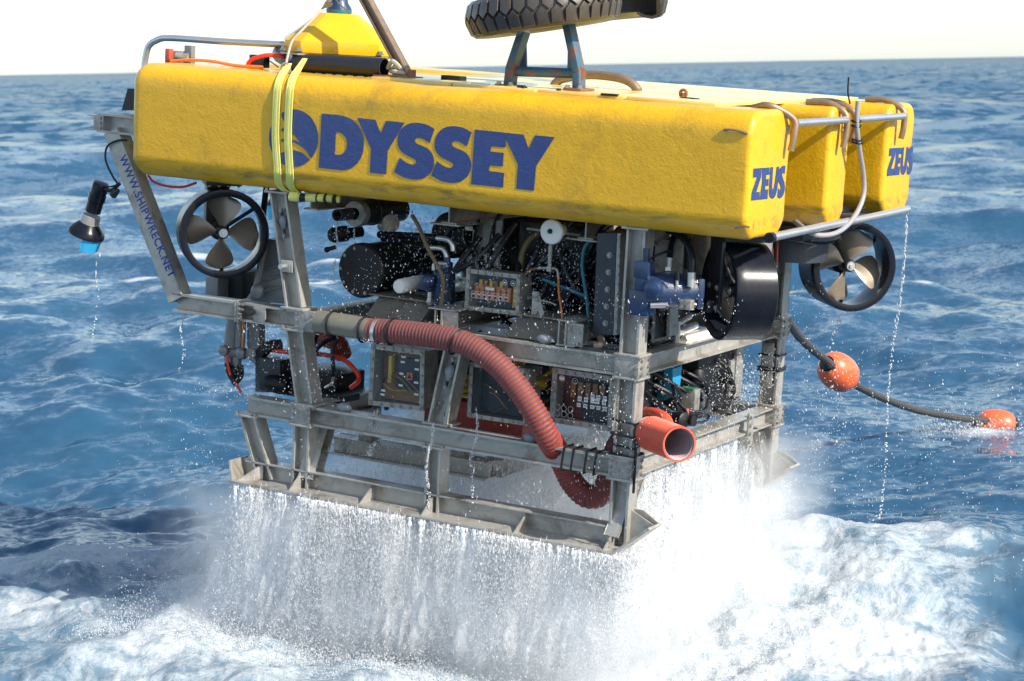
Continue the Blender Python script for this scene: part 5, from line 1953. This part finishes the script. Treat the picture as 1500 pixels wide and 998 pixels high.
def sub(b, name, root, base, label=None):
    me = b.mesh(name) if isinstance(b, MB) else b
    o = bpy.data.objects.new(name, me)
    link(o, root)
    o.location = -V(base)
    if label:
        o['label'] = label
    return o


# yellow webbing sling round the near float
SB = (0.95, 0, 0.3)
sling = thing(root_at('webbing_sling', SB), 'pale yellow webbing sling with two straps wrapped round the near yellow float', 'strap')


def strap(path, wid):
    b = MB(M['webbing'], M['webstripe'])
    path = [V(p) for p in path]
    q = []
    ext = [2 * path[0] - path[1]] + path + [2 * path[-1] - path[-2]]
    for i in range(1, len(ext) - 2):
        for k in range(5):
            t = k / 5
            p0, p1, p2, p3 = ext[i - 1:i + 3]
            q.append(0.5 * ((2 * p1) + (p2 - p0) * t + (2 * p0 - 5 * p1 + 4 * p2 - p3) * t * t + (3 * p1 - p0 - 3 * p2 + p3) * t ** 3))
    q.append(path[-1])
    cs = [(-.5, .0), (-.5, .004), (-.42, .005), (-.2, .0035), (-.16, .0055), (.14, .0055), (.18, .0035), (.42, .005), (.5, .004), (.5, 0)]
    rows = []
    for i, p in enumerate(q):
        d = (q[min(i + 1, len(q) - 1)] - q[max(i - 1, 0)]).normalized()
        x = (V((1, 0, 0)) - d * d.x).normalized()
        n = d.cross(x)
        if n.y > 0 and abs(n.y) > abs(n.z) or (abs(n.z) >= abs(n.y) and n.z < 0 and p.z > .3) or (abs(n.z) >= abs(n.y) and n.z > 0 and p.z < .3):
            n = -n
        w = wid * (1 - .35 * max(0, 1 - i / 6))
        rows.append([b.bm.verts.new(p + x * c * w + n * (h + .002)) for c, h in cs])
    for A_, B_ in zip(rows, rows[1:]):
        for k in range(len(cs) - 1):
            f = b.bm.faces.new((A_[k], A_[k + 1], B_[k + 1], B_[k]))
            f.material_index = 1 if k in (3, 5) else 0
            f.smooth = True
    return b


xa, xa2 = (0.996, 0.000, 0.397)[0], (1.018, 0.000, 0.053)[0]
xb, xb2 = (1.077, 0.000, 0.403)[0], (1.097, 0.000, 0.060)[0]
xt1, xt2 = (0.939, 0.120, 0.635)[0], (1.022, 0.120, 0.658)[0]
xe1, xe2 = (1.018, 0.060, -0.001)[0], (1.098, 0.060, -0.005)[0]
sub(strap([(xa - .034, .15, .668), (xa - .027, .10, .634), (xa - .017, .055, .606), (xa - .005, .015, .567), (xa, -.004, .50), (xa, -.004, .3), (xa2 - .002, -.004, .13), (xa2, .0, .085), (xe1 - .02, .045, .03), (xe1, .09, -.006), (xe1 + .05, .15, -.01)], .046), 'strap', sling, SB)
sub(strap([(xb - .030, .17, .70), (xb - .026, .10, .640), (xb - .017, .05, .604), (xb - .005, .014, .567), (xb, -.004, .50), (xb, -.004, .3), (xb2 - .002, -.004, .13), (xb2, .0, .085), (xe2 - .025, .045, .03), (xe2 - .01, .09, -.006), (xe2 + .05, .15, -.01)], .048), 'strap', sling, SB)
b = MB(M['webbing'])
b.cyl((xe2 - .03, .05, -.028), (xe2 + .03, .06, -.030), .026)
b.mat(M['rubber']).cyl((xe2 + .02, .06, -.03), (xe2 + .08, .075, -.032), .028, .014)
b.mat(M['webbing']).tube([(xe2 + .06, .07, -.030), (xe2 + .15, .09, -.022), (xe2 + .24, .12, -.022)], .022, 10)
b.mat(M['rubber'])
for k in (.12, .17, .225):
    b.cyl((xe2 + k, .085, -.024), (xe2 + k + .008, .086, -.024), .026)
sub(b, 'sling_sleeve', sling, SB)
b = MB(M['bright'])
q = V((0.942, 0.140, 0.638))
b.tube([q + V((.03 * math.cos(a), 0, .035 * math.sin(a))) for a in np.linspace(0, 6.283, 15)], .007, 6, smooth_path=0)
sub(b, 'shackle', sling, SB)
RB = (0.935, 0.150, 0.645)
line = thing(root_at('lifting_line', RB), 'thin pale rope running up from the yellow straps over the yellow lift cap', 'rope')
b = MB(M['rope'])
b.tube([(0.935, 0.150, 0.642), (0.925, 0.180, 0.703), (0.911, 0.240, 0.790), (0.934, 0.280, 0.840), (0.960, 0.380, 0.927), (0.975, 0.460, 0.996), (0.981, 0.500, 1.049)], .007, 8)
sub(b, 'rope_strand', line, RB)
b = MB(M['rope'])
b.tube([(0.975, 0.460, 0.996), (1.007, 0.450, 1.015), (1.034, 0.450, 1.028), (1.066, 0.450, 1.000), (1.116, 0.450, 0.966), (1.128, 0.460, 0.948)], .004, 6)
b.tube([(0.980, 0.440, 0.981), (1.014, 0.420, 1.011), (1.040, 0.420, 1.035)], .012, 8).ball((1.002, 0.440, 0.997), .022, 2, (1.2, .8, .8))
sub(b, 'rope_knot', line, RB)


# ---- tyres of the docking head resting on the stand
def tread_block():
    """one pentagonal lug, bent round the tread radius; local: x along the tread, y across, z outwards"""
    b = MB(M['tyre'])
    r = .395
    pts = [(-.0315, -.088), (.0315, -.088), (.0310, -.022), (0, .009), (-.0310, -.022)]
    lo, hi = [], []
    for s, w in pts:
        a = s / r
        drop = 0.022 * (abs(w) / .088) ** 3
        for rr_, dst, sc in ((r - .03, lo, 1.0), (r + .014 - drop, hi, .90)):
            aa = a * sc
            dst.append(b.bm.verts.new((rr_ * math.sin(aa), w * (sc * .99), rr_ * math.cos(aa))))
    n = len(pts)
    fs = [b.bm.faces.new(hi)]
    for k in range(n):
        fs.append(b.bm.faces.new((lo[k], lo[(k + 1) % n], hi[(k + 1) % n], hi[k])))
    b._faces(fs)
    r_ = bmesh.ops.bevel(b.bm, geom=[e for e in fs[0].edges], offset=.004, segments=2, affect='EDGES', profile=.6)
    b._faces(r_['faces'])
    return b.mesh('tread_block')


LUG = tread_block()


def tyre(center, tilt, name, label, a_from=0, a_to=360, group='old tyres on the docking head', spin=0.0):
    root = bpy.data.objects.new(name, None)
    link(root)
    root.matrix_world = ROVM @ Matrix.Translation(V(center)) @ tilt
    thing(root, label, 'tyre', group)
    prof_o = [(-.06, .245), (-.085, .28), (-.098, .33), (-.094, .365), (-.08, .38), (0, .388), (.08, .38), (.094, .365), (.098, .33), (.085, .28), (.06, .245)]
    prof_i = [(.052, .25), (.072, .285), (.082, .33), (.075, .358), (0, .366), (-.075, .358), (-.082, .33), (-.072, .285), (-.052, .25)]
    b = MB(M['tyre'])
    full = a_to - a_from >= 360
    pr = prof_o + prof_i + prof_o[:1]
    if full:
        b.lathe((0, 0, 0), (0, 1, 0), pr, 64, False, False)
    else:
        b.lathe((0, 0, 0), (0, 1, 0), pr, 48, False, False, a0=math.radians(a_from), a1=math.radians(a_to))
        x, y, z = b.frame((0, 1, 0))
        for a in (a_from, a_to):                  # the cut ends
            a = math.radians(a)
            e = x * math.cos(a) + y * math.sin(a)
            vo = [b.bm.verts.new(z * h + e * r) for h, r in prof_o]
            vi = [b.bm.verts.new(z * h + e * r) for h, r in prof_i[::-1]]
            fs = []
            for k in range(len(vo) - 1):
                j0 = min(k, len(vi) - 1)
                j1 = min(k + 1, len(vi) - 1)
                if j0 == j1:
                    fs.append(b.bm.faces.new((vo[k], vo[k + 1], vi[j0])))
                else:
                    fs.append(b.bm.faces.new((vo[k], vo[k + 1], vi[j1], vi[j0])))
            b._faces(fs, False)
    ca = bpy.data.objects.new('casing', b.mesh('casing', 50))
    link(ca, root)
    x, y, z = MB().frame((0, 1, 0))
    n = 34
    for k in range(n):
        for row in (0, 1):
            a = 360 / n * (k + .5 * row)
            if not full and not (a_from + 3 < a < a_to - 3):
                continue
            ar = math.radians(a)
            e = x * math.cos(ar) + y * math.sin(ar)
            o = bpy.data.objects.new('tread_block', LUG)
            link(o, root)
            zz = e
            yy = z if row == 0 else -z
            xx = yy.cross(zz)
            o.matrix_local = Matrix((xx, yy, zz)).transposed().to_4x4()
    return root


def tilt_m(ax, ay, az=0):
    """tyre axis is local y; stand it upright, then lean it"""
    return (Matrix.Rotation(math.radians(ay), 4, 'Y') @ Matrix.Rotation(math.radians(90 + ax), 4, 'X') @ Matrix.Rotation(math.radians(az), 4, 'Y'))


tyre((2.341, 0.420, 1.027), tilt_m(3, -11), 'tyre', 'worn black tyre with chunky tread lying on the blue stand, nearest')
tyre((2.304, 1.050, 1.059), tilt_m(6, -8), 'cut_tyre', 'cut open half tyre showing its dark hollow behind the treaded tyre', 186, 368)

# ---- tether with floats
def ring_world(b, name, root, mat=None):
    o = bpy.data.objects.new(name, b.mesh(name))
    link(o, root)
    return o


tp = [(1.548, 12.600, 1.619), (1.629, 12.900, 1.491), (1.795, 13.600, 1.291), (2.000, 14.400, 1.088), (2.188, 15.100, 0.921), (2.339, 15.500, 0.775), (2.494, 15.700, 0.649), (2.763, 16.200, 0.477), (3.132, 16.800, 0.282), (3.480, 17.200, 0.157), (3.752, 17.450, 0.083), (3.952, 17.600, 0.038), (4.270, 18.000, -0.039), (4.767, 18.600, -0.141)]
b = MB(M['tether'])
b.tube(tp, .028, 10, radii=lambda t, i: .028 + .0025 * math.sin(i * 2.1))
me = b.mesh('tether')
tet = bpy.data.objects.new('tether', me)
link(tet)
thing(tet, 'black tether cable sagging from the vehicle down to the water', 'cable')


def tether_float(c, axis, r, ln_, label, half_wet=False):
    root = bpy.data.objects.new('tether_float', None)
    link(root)
    root.location = c
    thing(root, label, 'float', 'orange floats threaded on the tether')
    b = MB(M['orange'])
    ax_ = V(axis).normalized()
    pr = []
    for k in range(25):
        t = k / 24
        s = -ln_ + 2 * ln_ * t
        pr.append((s, max(.036, r * (1 - abs(s / ln_) ** 2.5) ** 0.5)))
    b.lathe(V((0, 0, 0)), ax_, pr, 36, True, True)
    body_ = bpy.data.objects.new('float_shell', b.mesh('float_shell', 60))
    link(body_, root)
    b = MB(M['rubber'])
    for s in (-1, 1):
        b.lathe(ax_ * (ln_ * .985 * s), ax_ * s, [(-.012, .06), (.0, .058), (.006, .045), (.012, .034)], 18)
    e = bpy.data.objects.new('end_grommet', b.mesh('end_grommet'))
    e['kind'] = 'stuff'
    link(e, root)
    return root


c1 = V((2.339, 15.500, 0.775))
tether_float(c1, V((2.510, 15.680, 0.661)) - V((2.193, 15.300, 0.909)), .135, .185, 'wet red orange float hanging in the air on the tether')
c2 = V((3.946, 17.600, 0.061)) + V((0, 0, -.045))
tether_float(c2, V((1, -.15, -.03)), .125, .17, 'sunlit orange float lying in white foam on the sea at the right')



# ------------------------------------------------------------------ falling water and spray
def spray_mat(name, translucency=0.5, base=(0.955, 0.97, 0.985)):
    m, t, p = new_mat(name)
    p.inputs['Base Color'].default_value = (*base, 1)
    p.inputs['Roughness'].default_value = 0.25
    p.inputs['IOR'].default_value = 1.33
    tr = node(t, 'ShaderNodeBsdfTranslucent')
    tr.inputs[0].default_value = (*base, 1)
    mx = node(t, 'ShaderNodeMixShader')
    mx.inputs[0].default_value = translucency
    t.links.new(p.outputs[0], mx.inputs[1])
    t.links.new(tr.outputs[0], mx.inputs[2])
    t.links.new(mx.outputs[0], t.nodes['Material Output'].inputs['Surface'])
    return m


SPRAY = spray_mat('falling_foam')


def drops_mesh(name, P, w, h, mat, lean=None, jitter=.35):
    """P n×3 centres, w radius, h half length: four-faced beads, each one uneven"""
    n = len(P)
    base = np.array([(1, 0, -.35), (-.5, .866, -.35), (-.5, -.866, -.35), (0, 0, 1)], float)
    v = base[None] * np.stack([w, w, h], -1)[:, None, :]
    ang = RNG.uniform(0, 6.283, n)
    c, s = np.cos(ang)[:, None], np.sin(ang)[:, None]
    x, y = v[..., 0] * c - v[..., 1] * s, v[..., 0] * s + v[..., 1] * c
    v = np.stack([x, y, v[..., 2]], -1)
    v += RNG.uniform(-1, 1, v.shape) * w[:, None, None] * jitter
    if lean is not None:
        v[..., 0] += v[..., 2] * lean[:, 0][:, None]
        v[..., 1] += v[..., 2] * lean[:, 1][:, None]
    v += P[:, None, :]
    f = np.array([(0, 1, 3), (1, 2, 3), (2, 0, 3), (2, 1, 0)])
    F = (f[None] + (np.arange(n) * 4)[:, None, None]).reshape(-1, 3).astype(np.int32)
    me = bpy.data.meshes.new(name)
    me.vertices.add(n * 4)
    me.vertices.foreach_set('co', v.reshape(-1).astype(np.float32))
    me.loops.add(F.size)
    me.loops.foreach_set('vertex_index', F.ravel())
    me.polygons.add(len(F))
    me.polygons.foreach_set('loop_start', np.arange(0, F.size, 3, dtype=np.int32))
    me.polygons.foreach_set('use_smooth', np.ones(len(F), bool))
    me.update(calc_edges=True)
    me.materials.append(mat)
    o = bpy.data.objects.new(name, me)
    link(o)
    return o


Rn = np.array(ROT)
Tn = np.array(POS)


def to_world(p):
    return p @ Rn.T + Tn


def strands(a, c, n, depth_jit, seed, lump=7.0, gap=0.47):
    """points along a dripping edge, gathered into strands"""
    t = RNG.uniform(0, 1, n * 3)
    L_ = np.linalg.norm(np.array(c) - np.array(a))
    d = fbm(t * L_ * lump, t * 0 + seed, seed, 3)
    keep = RNG.uniform(0, 1, n * 3) < np.clip((d - gap) * 5.5 + .22, .05, 1)
    t = t[keep][:n]
    p = np.array(a)[None] + t[:, None] * (np.array(c) - np.array(a))[None]
    p[:, 1] += RNG.normal(0, depth_jit, len(t))
    return p


def curtain(segs):
    PP, Wd, Hh = [], [], []
    for k, (a, c, n, dj) in enumerate(segs):
        p = strands(a, c, n, dj, 3.0 + k * 7)
        n = len(p)
        top = to_world(p)
        drop = np.maximum(top[:, 2] - RNG.uniform(-.05, .10, n), .05)
        q = RNG.uniform(0, 1, n) ** 1.15
        fall = q * drop
        sp = 0.010 + 0.14 * fall
        P = top.copy()
        P[:, 2] -= fall
        P[:, 0] += RNG.normal(0, 1, n) * sp - 0.11 * fall
        P[:, 1] += RNG.normal(0, 1, n) * sp * 1.3 - 0.03 * fall
        w = RNG.uniform(.0013, .0040, n) * (1 - .2 * q)
        h = w * (1.3 + RNG.exponential(1.0, n) * np.clip(2.4 * (1 - q * 1.1), .3, 3))
        PP.append(P), Wd.append(w), Hh.append(np.minimum(h, .05))
    return np.concatenate(PP), np.concatenate(Wd), np.concatenate(Hh)


NS = ZS - .01
P, w, h = curtain([
    ((.78, -.01, NS), (3.25, -.01, NS), 70000, .05),
    ((.80, .29, NS), (3.2, .29, NS), 16000, .05),
    ((.80, 1.90, NS), (3.25, 1.90, NS), 24000, .06),
    ((.80, 2.18, NS), (3.2, 2.18, NS), 9000, .06),
    ((3.1, .2, -1.30), (3.1, 2.0, -1.30), 12000, .05),
    ((1.1, .9, -1.55), (2.2, .9, -1.55), 18000, .25),
    ((2.2, 1.0, -1.32), (3.05, 1.0, -1.32), 18000, .30),
    ((1.0, .35, -1.30), (3.0, .35, -1.30), 2500, .10),
])
lean = np.stack([np.full(len(P), .11) + RNG.normal(0, .08, len(P)), RNG.normal(0, .08, len(P))], -1)
o = drops_mesh('falling_water', P, w, h, SPRAY, lean)
thing(o, 'white curtain of water pouring off the skids into the sea', 'water', kind='stuff')

# ropes and torn sheets of water just below the edges, before they break into drops
rb = MB(SPRAY)
wr2 = random.Random(21)
for k in range(230):
    e = wr2.random()
    if e < .62:
        p = V((.80 + 2.4 * wr2.random(), -.015 + wr2.gauss(0, .012), NS))
    elif e < .82:
        p = V((.85 + 2.3 * wr2.random(), 1.90 + wr2.gauss(0, .03), NS))
    else:
        p = V((3.09, .25 + 1.7 * wr2.random(), -1.27))
    q = ROVM @ p
    ln_ = min(wr2.uniform(.06, .42), q.z + .1)
    r0 = wr2.uniform(.0025, .0075)
    wob, ph = wr2.uniform(.003, .014), wr2.uniform(0, 6)
    pts = []
    for i in range(9):
        t_ = i / 8
        pts.append(q + V((-.11 * ln_ * t_ * t_ + wob * math.sin(ph + 5 * t_) * t_, wob * math.cos(ph + 4 * t_) * t_, -ln_ * t_)))
    rb.tube(pts, r0, 6, radii=lambda t_, i: r0 * (1.5 - 1.1 * t_) * (1 + .45 * math.sin(i * 1.3 + ph)))
o = bpy.data.objects.new('water_streams', rb.mesh('water_streams', 180))
link(o)
thing(o, 'glassy ropes of water running off the lower edge of the skids', 'water', kind='stuff')

# torn, milky sheets of falling water between the drops
def sheet_mat():
    m, t, p = new_mat('falling_sheet')
    geo = node(t, 'ShaderNodeNewGeometry').outputs['Position']
    mp = node(t, 'ShaderNodeMapping')
    mp.inputs['Scale'].default_value = (1, 1, 0.34)
    t.links.new(geo, mp.inputs['Vector'])
    fall = node(t, 'ShaderNodeAttribute', attribute_name='fall').outputs['Fac']
    n1 = noise(t, 5.5, 5, 0.62, mp.outputs[0], 0.8)
    n2 = noise(t, 26.0, 6, 0.72, mp.outputs[0], 0.6)
    n3 = noise(t, 60.0, 4, 0.7, geo, 0.3)
    v = math_n(t, 'ADD', math_n(t, 'MULTIPLY', n1, 0.52), math_n(t, 'ADD', math_n(t, 'MULTIPLY', n2, 0.32), math_n(t, 'MULTIPLY', n3, 0.16)))
    a = math_n(t, 'MULTIPLY', math_n(t, 'SUBTRACT', v, 0.37), 5.5, clamp=True)
    edge = node(t, 'ShaderNodeAttribute', attribute_name='cover').outputs['Fac']
    a = math_n(t, 'MULTIPLY', a, edge, clamp=True)
    p.inputs['Base Color'].default_value = (0.96, 0.975, 0.99, 1)
    p.inputs['Roughness'].default_value = 0.35
    b = bump(t, n2, 0.55, 0.03)
    b = bump(t, n3, 0.4, 0.012, b)
    t.links.new(b, p.inputs['Normal'])
    tl_ = node(t, 'ShaderNodeBsdfTranslucent')
    tl_.inputs[0].default_value = (0.96, 0.975, 0.99, 1)
    t.links.new(b, tl_.inputs['Normal'])
    mx = node(t, 'ShaderNodeMixShader')
    mx.inputs[0].default_value = 0.45
    t.links.new(p.outputs[0], mx.inputs[1])
    t.links.new(tl_.outputs[0], mx.inputs[2])
    tr = node(t, 'ShaderNodeBsdfTransparent')
    m2 = node(t, 'ShaderNodeMixShader')
    t.links.new(a, m2.inputs[0])
    t.links.new(tr.outputs[0], m2.inputs[1])
    t.links.new(mx.outputs[0], m2.inputs[2])
    t.links.new(m2.outputs[0], t.nodes['Material Output'].inputs['Surface'])
    return m


SHEET = sheet_mat()


def water_sheet(a, c, out, cover, seed, label, cols=230, rows=44):
    """a, c: ends of the dripping edge (vehicle axes); out: how far it swings out by the time it lands"""
    a, c, out = np.array(a), np.array(c), np.array(out)
    t = np.linspace(0, 1, cols)[None, :] * np.ones((rows, 1))
    s = np.linspace(0, 1, rows)[:, None] * np.ones((1, cols))
    top = to_world(a[None] + (t.ravel()[:, None]) * (c - a)[None]).reshape(rows, cols, 3)
    L_ = np.linalg.norm(c - a)
    drop = top[..., 2] + .06
    k1 = fbm(t * L_ * 4 + seed, s * 1.2, seed, 4) - .5
    k2 = fbm(t * L_ * 22 + seed, s * 4.0, seed + 5, 4) - .5
    P = top.copy()
    P[..., 2] -= s * drop
    P[..., 0] += -.13 * s * drop - .22 * (.5 - t) * 0 + k2 * .05 * s
    for i in range(2):
        P[..., i] += out[i] * (s ** 1.5) + (k1 * .42 * s + k2 * .16 * np.sqrt(s)) * (out[i] / max(1e-6, np.linalg.norm(out[:2])))
    P[..., 0] -= np.exp(-t * 9) * .10 * s                 # frays outwards at the ends
    P[..., 0] += np.exp(-(1 - t) * 9) * .12 * s
    idx = np.arange(rows * cols).reshape(rows, cols)
    q = np.stack([idx[:-1, :-1], idx[:-1, 1:], idx[1:, 1:], idx[1:, :-1]], -1).reshape(-1, 4).astype(np.int32)
    me = bpy.data.meshes.new('water_sheet')
    me.vertices.add(rows * cols)
    me.vertices.foreach_set('co', P.reshape(-1).astype(np.float32))
    me.loops.add(q.size)
    me.loops.foreach_set('vertex_index', q.ravel())
    me.polygons.add(len(q))
    me.polygons.foreach_set('loop_start', np.arange(0, q.size, 4, dtype=np.int32))
    me.polygons.foreach_set('use_smooth', np.ones(len(q), bool))
    me.update(calc_edges=True)
    e = np.clip(np.minimum(t, 1 - t) * 14, 0, 1) * np.clip(s * 7 + .25, 0, 1) * np.clip((1 - s) * 5, 0, 1)
    torn = np.clip((fbm(t * L_ * 2.6 + seed * 3, s * .9 + seed, seed + 11, 4) - .30) * 4.2, 0, 1)
    e = e * (torn * (1 - s * .45) + s * .45)
    for nm, arr in (('fall', s), ('cover', e * cover)):
        at_ = me.attributes.new(nm, 'FLOAT', 'POINT')
        at_.data.foreach_set('value', arr.ravel().astype(np.float32))
    me.materials.append(SHEET)
    o = bpy.data.objects.new('water_sheet', me)
    link(o)
    thing(o, label, 'water', kind='stuff')


OUT = np.array(ROT @ V((0, -1, 0)))
water_sheet((.77, -.015, NS), (3.22, -.015, NS), OUT * .12, .95, 3.0, 'milky sheet of water falling from the outer edge of the near skid')
water_sheet((.80, .27, NS), (3.2, .27, NS), -OUT * .10, .9, 13.0, 'milky sheet of water falling from the inner edge of the near skid')
water_sheet((.85, 1.88, NS), (3.24, 1.88, NS), OUT * .10, .9, 23.0, 'white sheet of water falling from the far skid')
water_sheet((3.1, .15, -1.29), (3.1, 2.0, -1.29), np.array(ROT @ V((1, 0, 0))) * .14, .7, 33.0, 'sunlit sheet of water falling from the front cross beam', 180, 50)

# splash thrown up where it lands
n = 80000
u = RNG.uniform(.15, 3.9, n)
vv = RNG.choice([-.1, .3, 1.0, 1.9, 2.2], n, p=[.40, .14, .16, .20, .10]) + RNG.normal(0, .26, n)
Pw = to_world(np.stack([u, vv, np.full(n, -1.6)], -1))
Pw[:, 0] -= .07
cl = fbm(Pw[:, 0] * 2.3, Pw[:, 1] * 2.3, 51.0, 4)
hz_ = RNG.exponential(.085, n) * (0.25 + 2.2 * np.clip(cl - .3, 0, 1))
sz, _ = sea_height(Pw[:, 0], Pw[:, 1])
Pw[:, 2] = sz + .02 + hz_
Pw[:, :2] += RNG.normal(0, .05, (n, 2))
w = RNG.uniform(.0015, .0044, n)
o = drops_mesh('splash_spray', Pw, w, w * RNG.uniform(.8, 1.8, n), SPRAY)
thing(o, 'dense white splash leaping from the churned sea under the skids', 'spray', kind='stuff')

# fine droplets hanging in and round the vehicle
def cloud(lo, hi, n, cl=0.5, sc=3.0, seed=0.0):
    p = np.stack([RNG.uniform(lo[i], hi[i], n * 3) for i in range(3)], -1)
    d = fbm(p[:, 0] * sc + p[:, 1] * 1.3, p[:, 2] * sc - p[:, 1], 60 + seed, 3)
    p = p[RNG.uniform(0, 1, len(p)) < np.clip((d - cl) * 5 + .2, .03, 1)][:n]
    return p


cl_ = [cloud((1.2, .05, -.68), (3.1, .60, -.06), 3600, .42, 4.5, seed=1), cloud((.5, -.1, -1.2), (3.3, .6, -.72), 2600, seed=2), cloud((3.0, -.1, -1.3), (3.7, 2.0, -.3), 3200, seed=3), cloud((.4, -.1, -1.62), (1.3, .8, -1.1), 700, seed=4),
       cloud((.7, .15, -1.5), (3.2, 2.1, -1.2), 2600, seed=5), cloud((3.2, .5, -1.8), (4.9, 2.6, -.7), 1500, .45, seed=6), cloud((-.2, .0, -1.9), (.8, 1.0, -1.3), 500, seed=7), cloud((2.9, 1.2, -1.15), (3.2, 1.95, -.8), 900, .4, seed=8)]
P = to_world(np.concatenate(cl_))
w = RNG.uniform(.0012, .0034, len(P)) * (1 + (RNG.uniform(0, 1, len(P)) > .93))
o = drops_mesh('flying_droplets', P, w, w * RNG.uniform(1, 2.2, len(P)), SPRAY)
thing(o, 'white water droplets flying round the frame and machinery', 'droplets', kind='stuff')

# small splash where the far float breaks the surface
n = 900
fx = RNG.normal(3.72, .34, n)
fy = RNG.normal(17.45, .30, n)
P = np.stack([fx, fy, .01 + RNG.exponential(.045, n) * np.exp(-((fx - 3.7) / .4) ** 2)], -1)
w = RNG.uniform(.003, .009, n)
o = drops_mesh('float_splash', P, w, w * RNG.uniform(.8, 1.6, n), SPRAY)
thing(o, 'little white splash round the far orange float', 'spray', kind='stuff')

# separate dribbles
def dribble(top, length, n, spread, seed, r0=.004):
    t = np.sort(RNG.uniform(0, 1, n)) ** 1.0
    P = np.repeat(np.array(top, float)[None], n, 0)
    P[:, 2] -= t * length
    P[:, 0] += np.sin(t * 9 + seed) * spread + RNG.normal(0, spread * .35, n) - .09 * t * length
    P[:, 1] += RNG.normal(0, spread * .3, n)
    return P, r0 * RNG.uniform(.5, 1.4, n), t


dr = []
for top, ln_, n, spd in ((V(to_world(np.array([3.775, 2.2, .01]))), 1.75, 260, .012), (to_world(np.array((3.500, 1.958, -0.522))), .5, 40, .02), (to_world(np.array([.33, .12, -.75])), .35, 50, .012),
                         ((-2.327, 12.300, 1.987), .5, 26, .012), (to_world(np.array((1.253, 0.240, -0.163))), .32, 90, .006), (to_world(np.array((1.274, 0.380, -0.204))), .3, 90, .006), (to_world(np.array((2.249, 0.100, -1.033))), .5, 90, .012), (to_world(np.array((2.006, 0.060, -1.134))), .5, 160, .012), (to_world(np.array((3.420, 0.000, -1.101))), .45, 160, .02), (to_world(np.array((1.614, 0.150, -1.129))), .25, 120, .03), (to_world(np.array((3.100, 1.439, -1.258))), .5, 200, .03)):
    a, b_, t = dribble(top, ln_, n, spd, len(dr))
    # a stream near its source, single beads further down
    dr.append((a, b_ * (1 + .5 * t), np.where(t < .35, .016, .006) * RNG.uniform(.6, 1.3, n)))
o = drops_mesh('water_dribble', np.concatenate([k[0] for k in dr]), np.concatenate([k[1] for k in dr]), np.concatenate([k[2] for k in dr]), SPRAY)
thing(o, 'thin broken dribbles of water running off the bars and pipe ends', 'water', kind='stuff')


# mist of fine spray between the drops: closed lumpy bodies of thin white vapour that thin out towards their sides
def mist_body(lo, hi, bottom, density, rim, label):
    """lo, hi: corners in vehicle axes; bottom: world height of the underside"""
    c = ROVM @ V(((lo[0] + hi[0]) / 2, (lo[1] + hi[1]) / 2, hi[2]))
    hx, hy = (hi[0] - lo[0]) / 2, (hi[1] - lo[1]) / 2
    e1 = (ROVM.to_3x3() @ V((1, 0, 0))); e1.z = 0; e1.normalize()
    e2 = V((-e1.y, e1.x, 0))
    bm = bmesh.new()
    bmesh.ops.create_cube(bm, size=1.0)
    bmesh.ops.subdivide_edges(bm, edges=list(bm.edges), cuts=5, use_grid_fill=True)
    for v in bm.verts:
        x, y, k = v.co.x * 2, v.co.y * 2, v.co.z + .5
        wv = c + e1 * (x * hx) + e2 * (y * hy)
        topz = (ROVM @ V((c.x * 0 + lo[0] + (x * .5 + .5) * (hi[0] - lo[0]), lo[1] + (y * .5 + .5) * (hi[1] - lo[1]), hi[2]))).z
        wv.z = bottom + (topz - bottom) * k
        v.co = wv
    me = bpy.data.meshes.new('spray_mist')
    bm.to_mesh(me)
    bm.free()
    m = bpy.data.materials.new('spray_mist')
    m.use_nodes = True
    t = m.node_tree
    for n_ in list(t.nodes):
        if n_.type == 'BSDF_PRINCIPLED':
            t.nodes.remove(n_)
    pv = node(t, 'ShaderNodeVolumePrincipled')
    pv.inputs['Color'].default_value = (0.985, 0.994, 1.0, 1)
    pv.inputs['Anisotropy'].default_value = 0.3
    geo = node(t, 'ShaderNodeNewGeometry').outputs['Position']
    mp = node(t, 'ShaderNodeMapping')
    mp.inputs['Scale'].default_value = (1, 1, 0.45)
    t.links.new(geo, mp.inputs['Vector'])
    n1 = noise(t, 2.6, 4, 0.6, mp.outputs[0], 0.6)
    d = math_n(t, 'MULTIPLY', math_n(t, 'SUBTRACT', n1, 0.36, clamp=True), density)

    def thin(vec, origin, half, soft):
        s = node(t, 'ShaderNodeVectorMath', operation='SUBTRACT')
        s.inputs[1].default_value = origin
        t.links.new(geo, s.inputs[0])
        q = node(t, 'ShaderNodeVectorMath', operation='DOT_PRODUCT')
        q.inputs[1].default_value = vec
        t.links.new(s.outputs[0], q.inputs[0])
        r = node(t, 'ShaderNodeMapRange', interpolation_type='SMOOTHSTEP')
        t.links.new(math_n(t, 'ABSOLUTE', q.outputs['Value']), r.inputs[0])
        r.inputs[1].default_value = half
        r.inputs[2].default_value = half * (1 - soft)
        r.inputs[3].default_value = 0
        r.inputs[4].default_value = 1
        return r.outputs[0]
    for f_ in (thin(e1, c, hx, rim), thin(e2, c, hy, rim)):
        d = math_n(t, 'MULTIPLY', d, f_)
    t.links.new(d, pv.inputs['Density'])
    t.links.new(pv.outputs[0], t.nodes['Material Output'].inputs['Volume'])
    me.materials.append(m)
    o = bpy.data.objects.new('spray_mist', me)
    link(o)
    thing(o, label, 'mist', kind='stuff')


mist_body((.25, -.42, -1.2), (3.5, 2.75, -1.66), -.25, 10.0, .30, 'pale mist of fine spray hanging below the dripping skids')
mist_body((.7, .62, -1.2), (3.5, 2.5, -1.34), .42, 12.0, .35, 'white veil of spray behind the near skid, under the machinery')
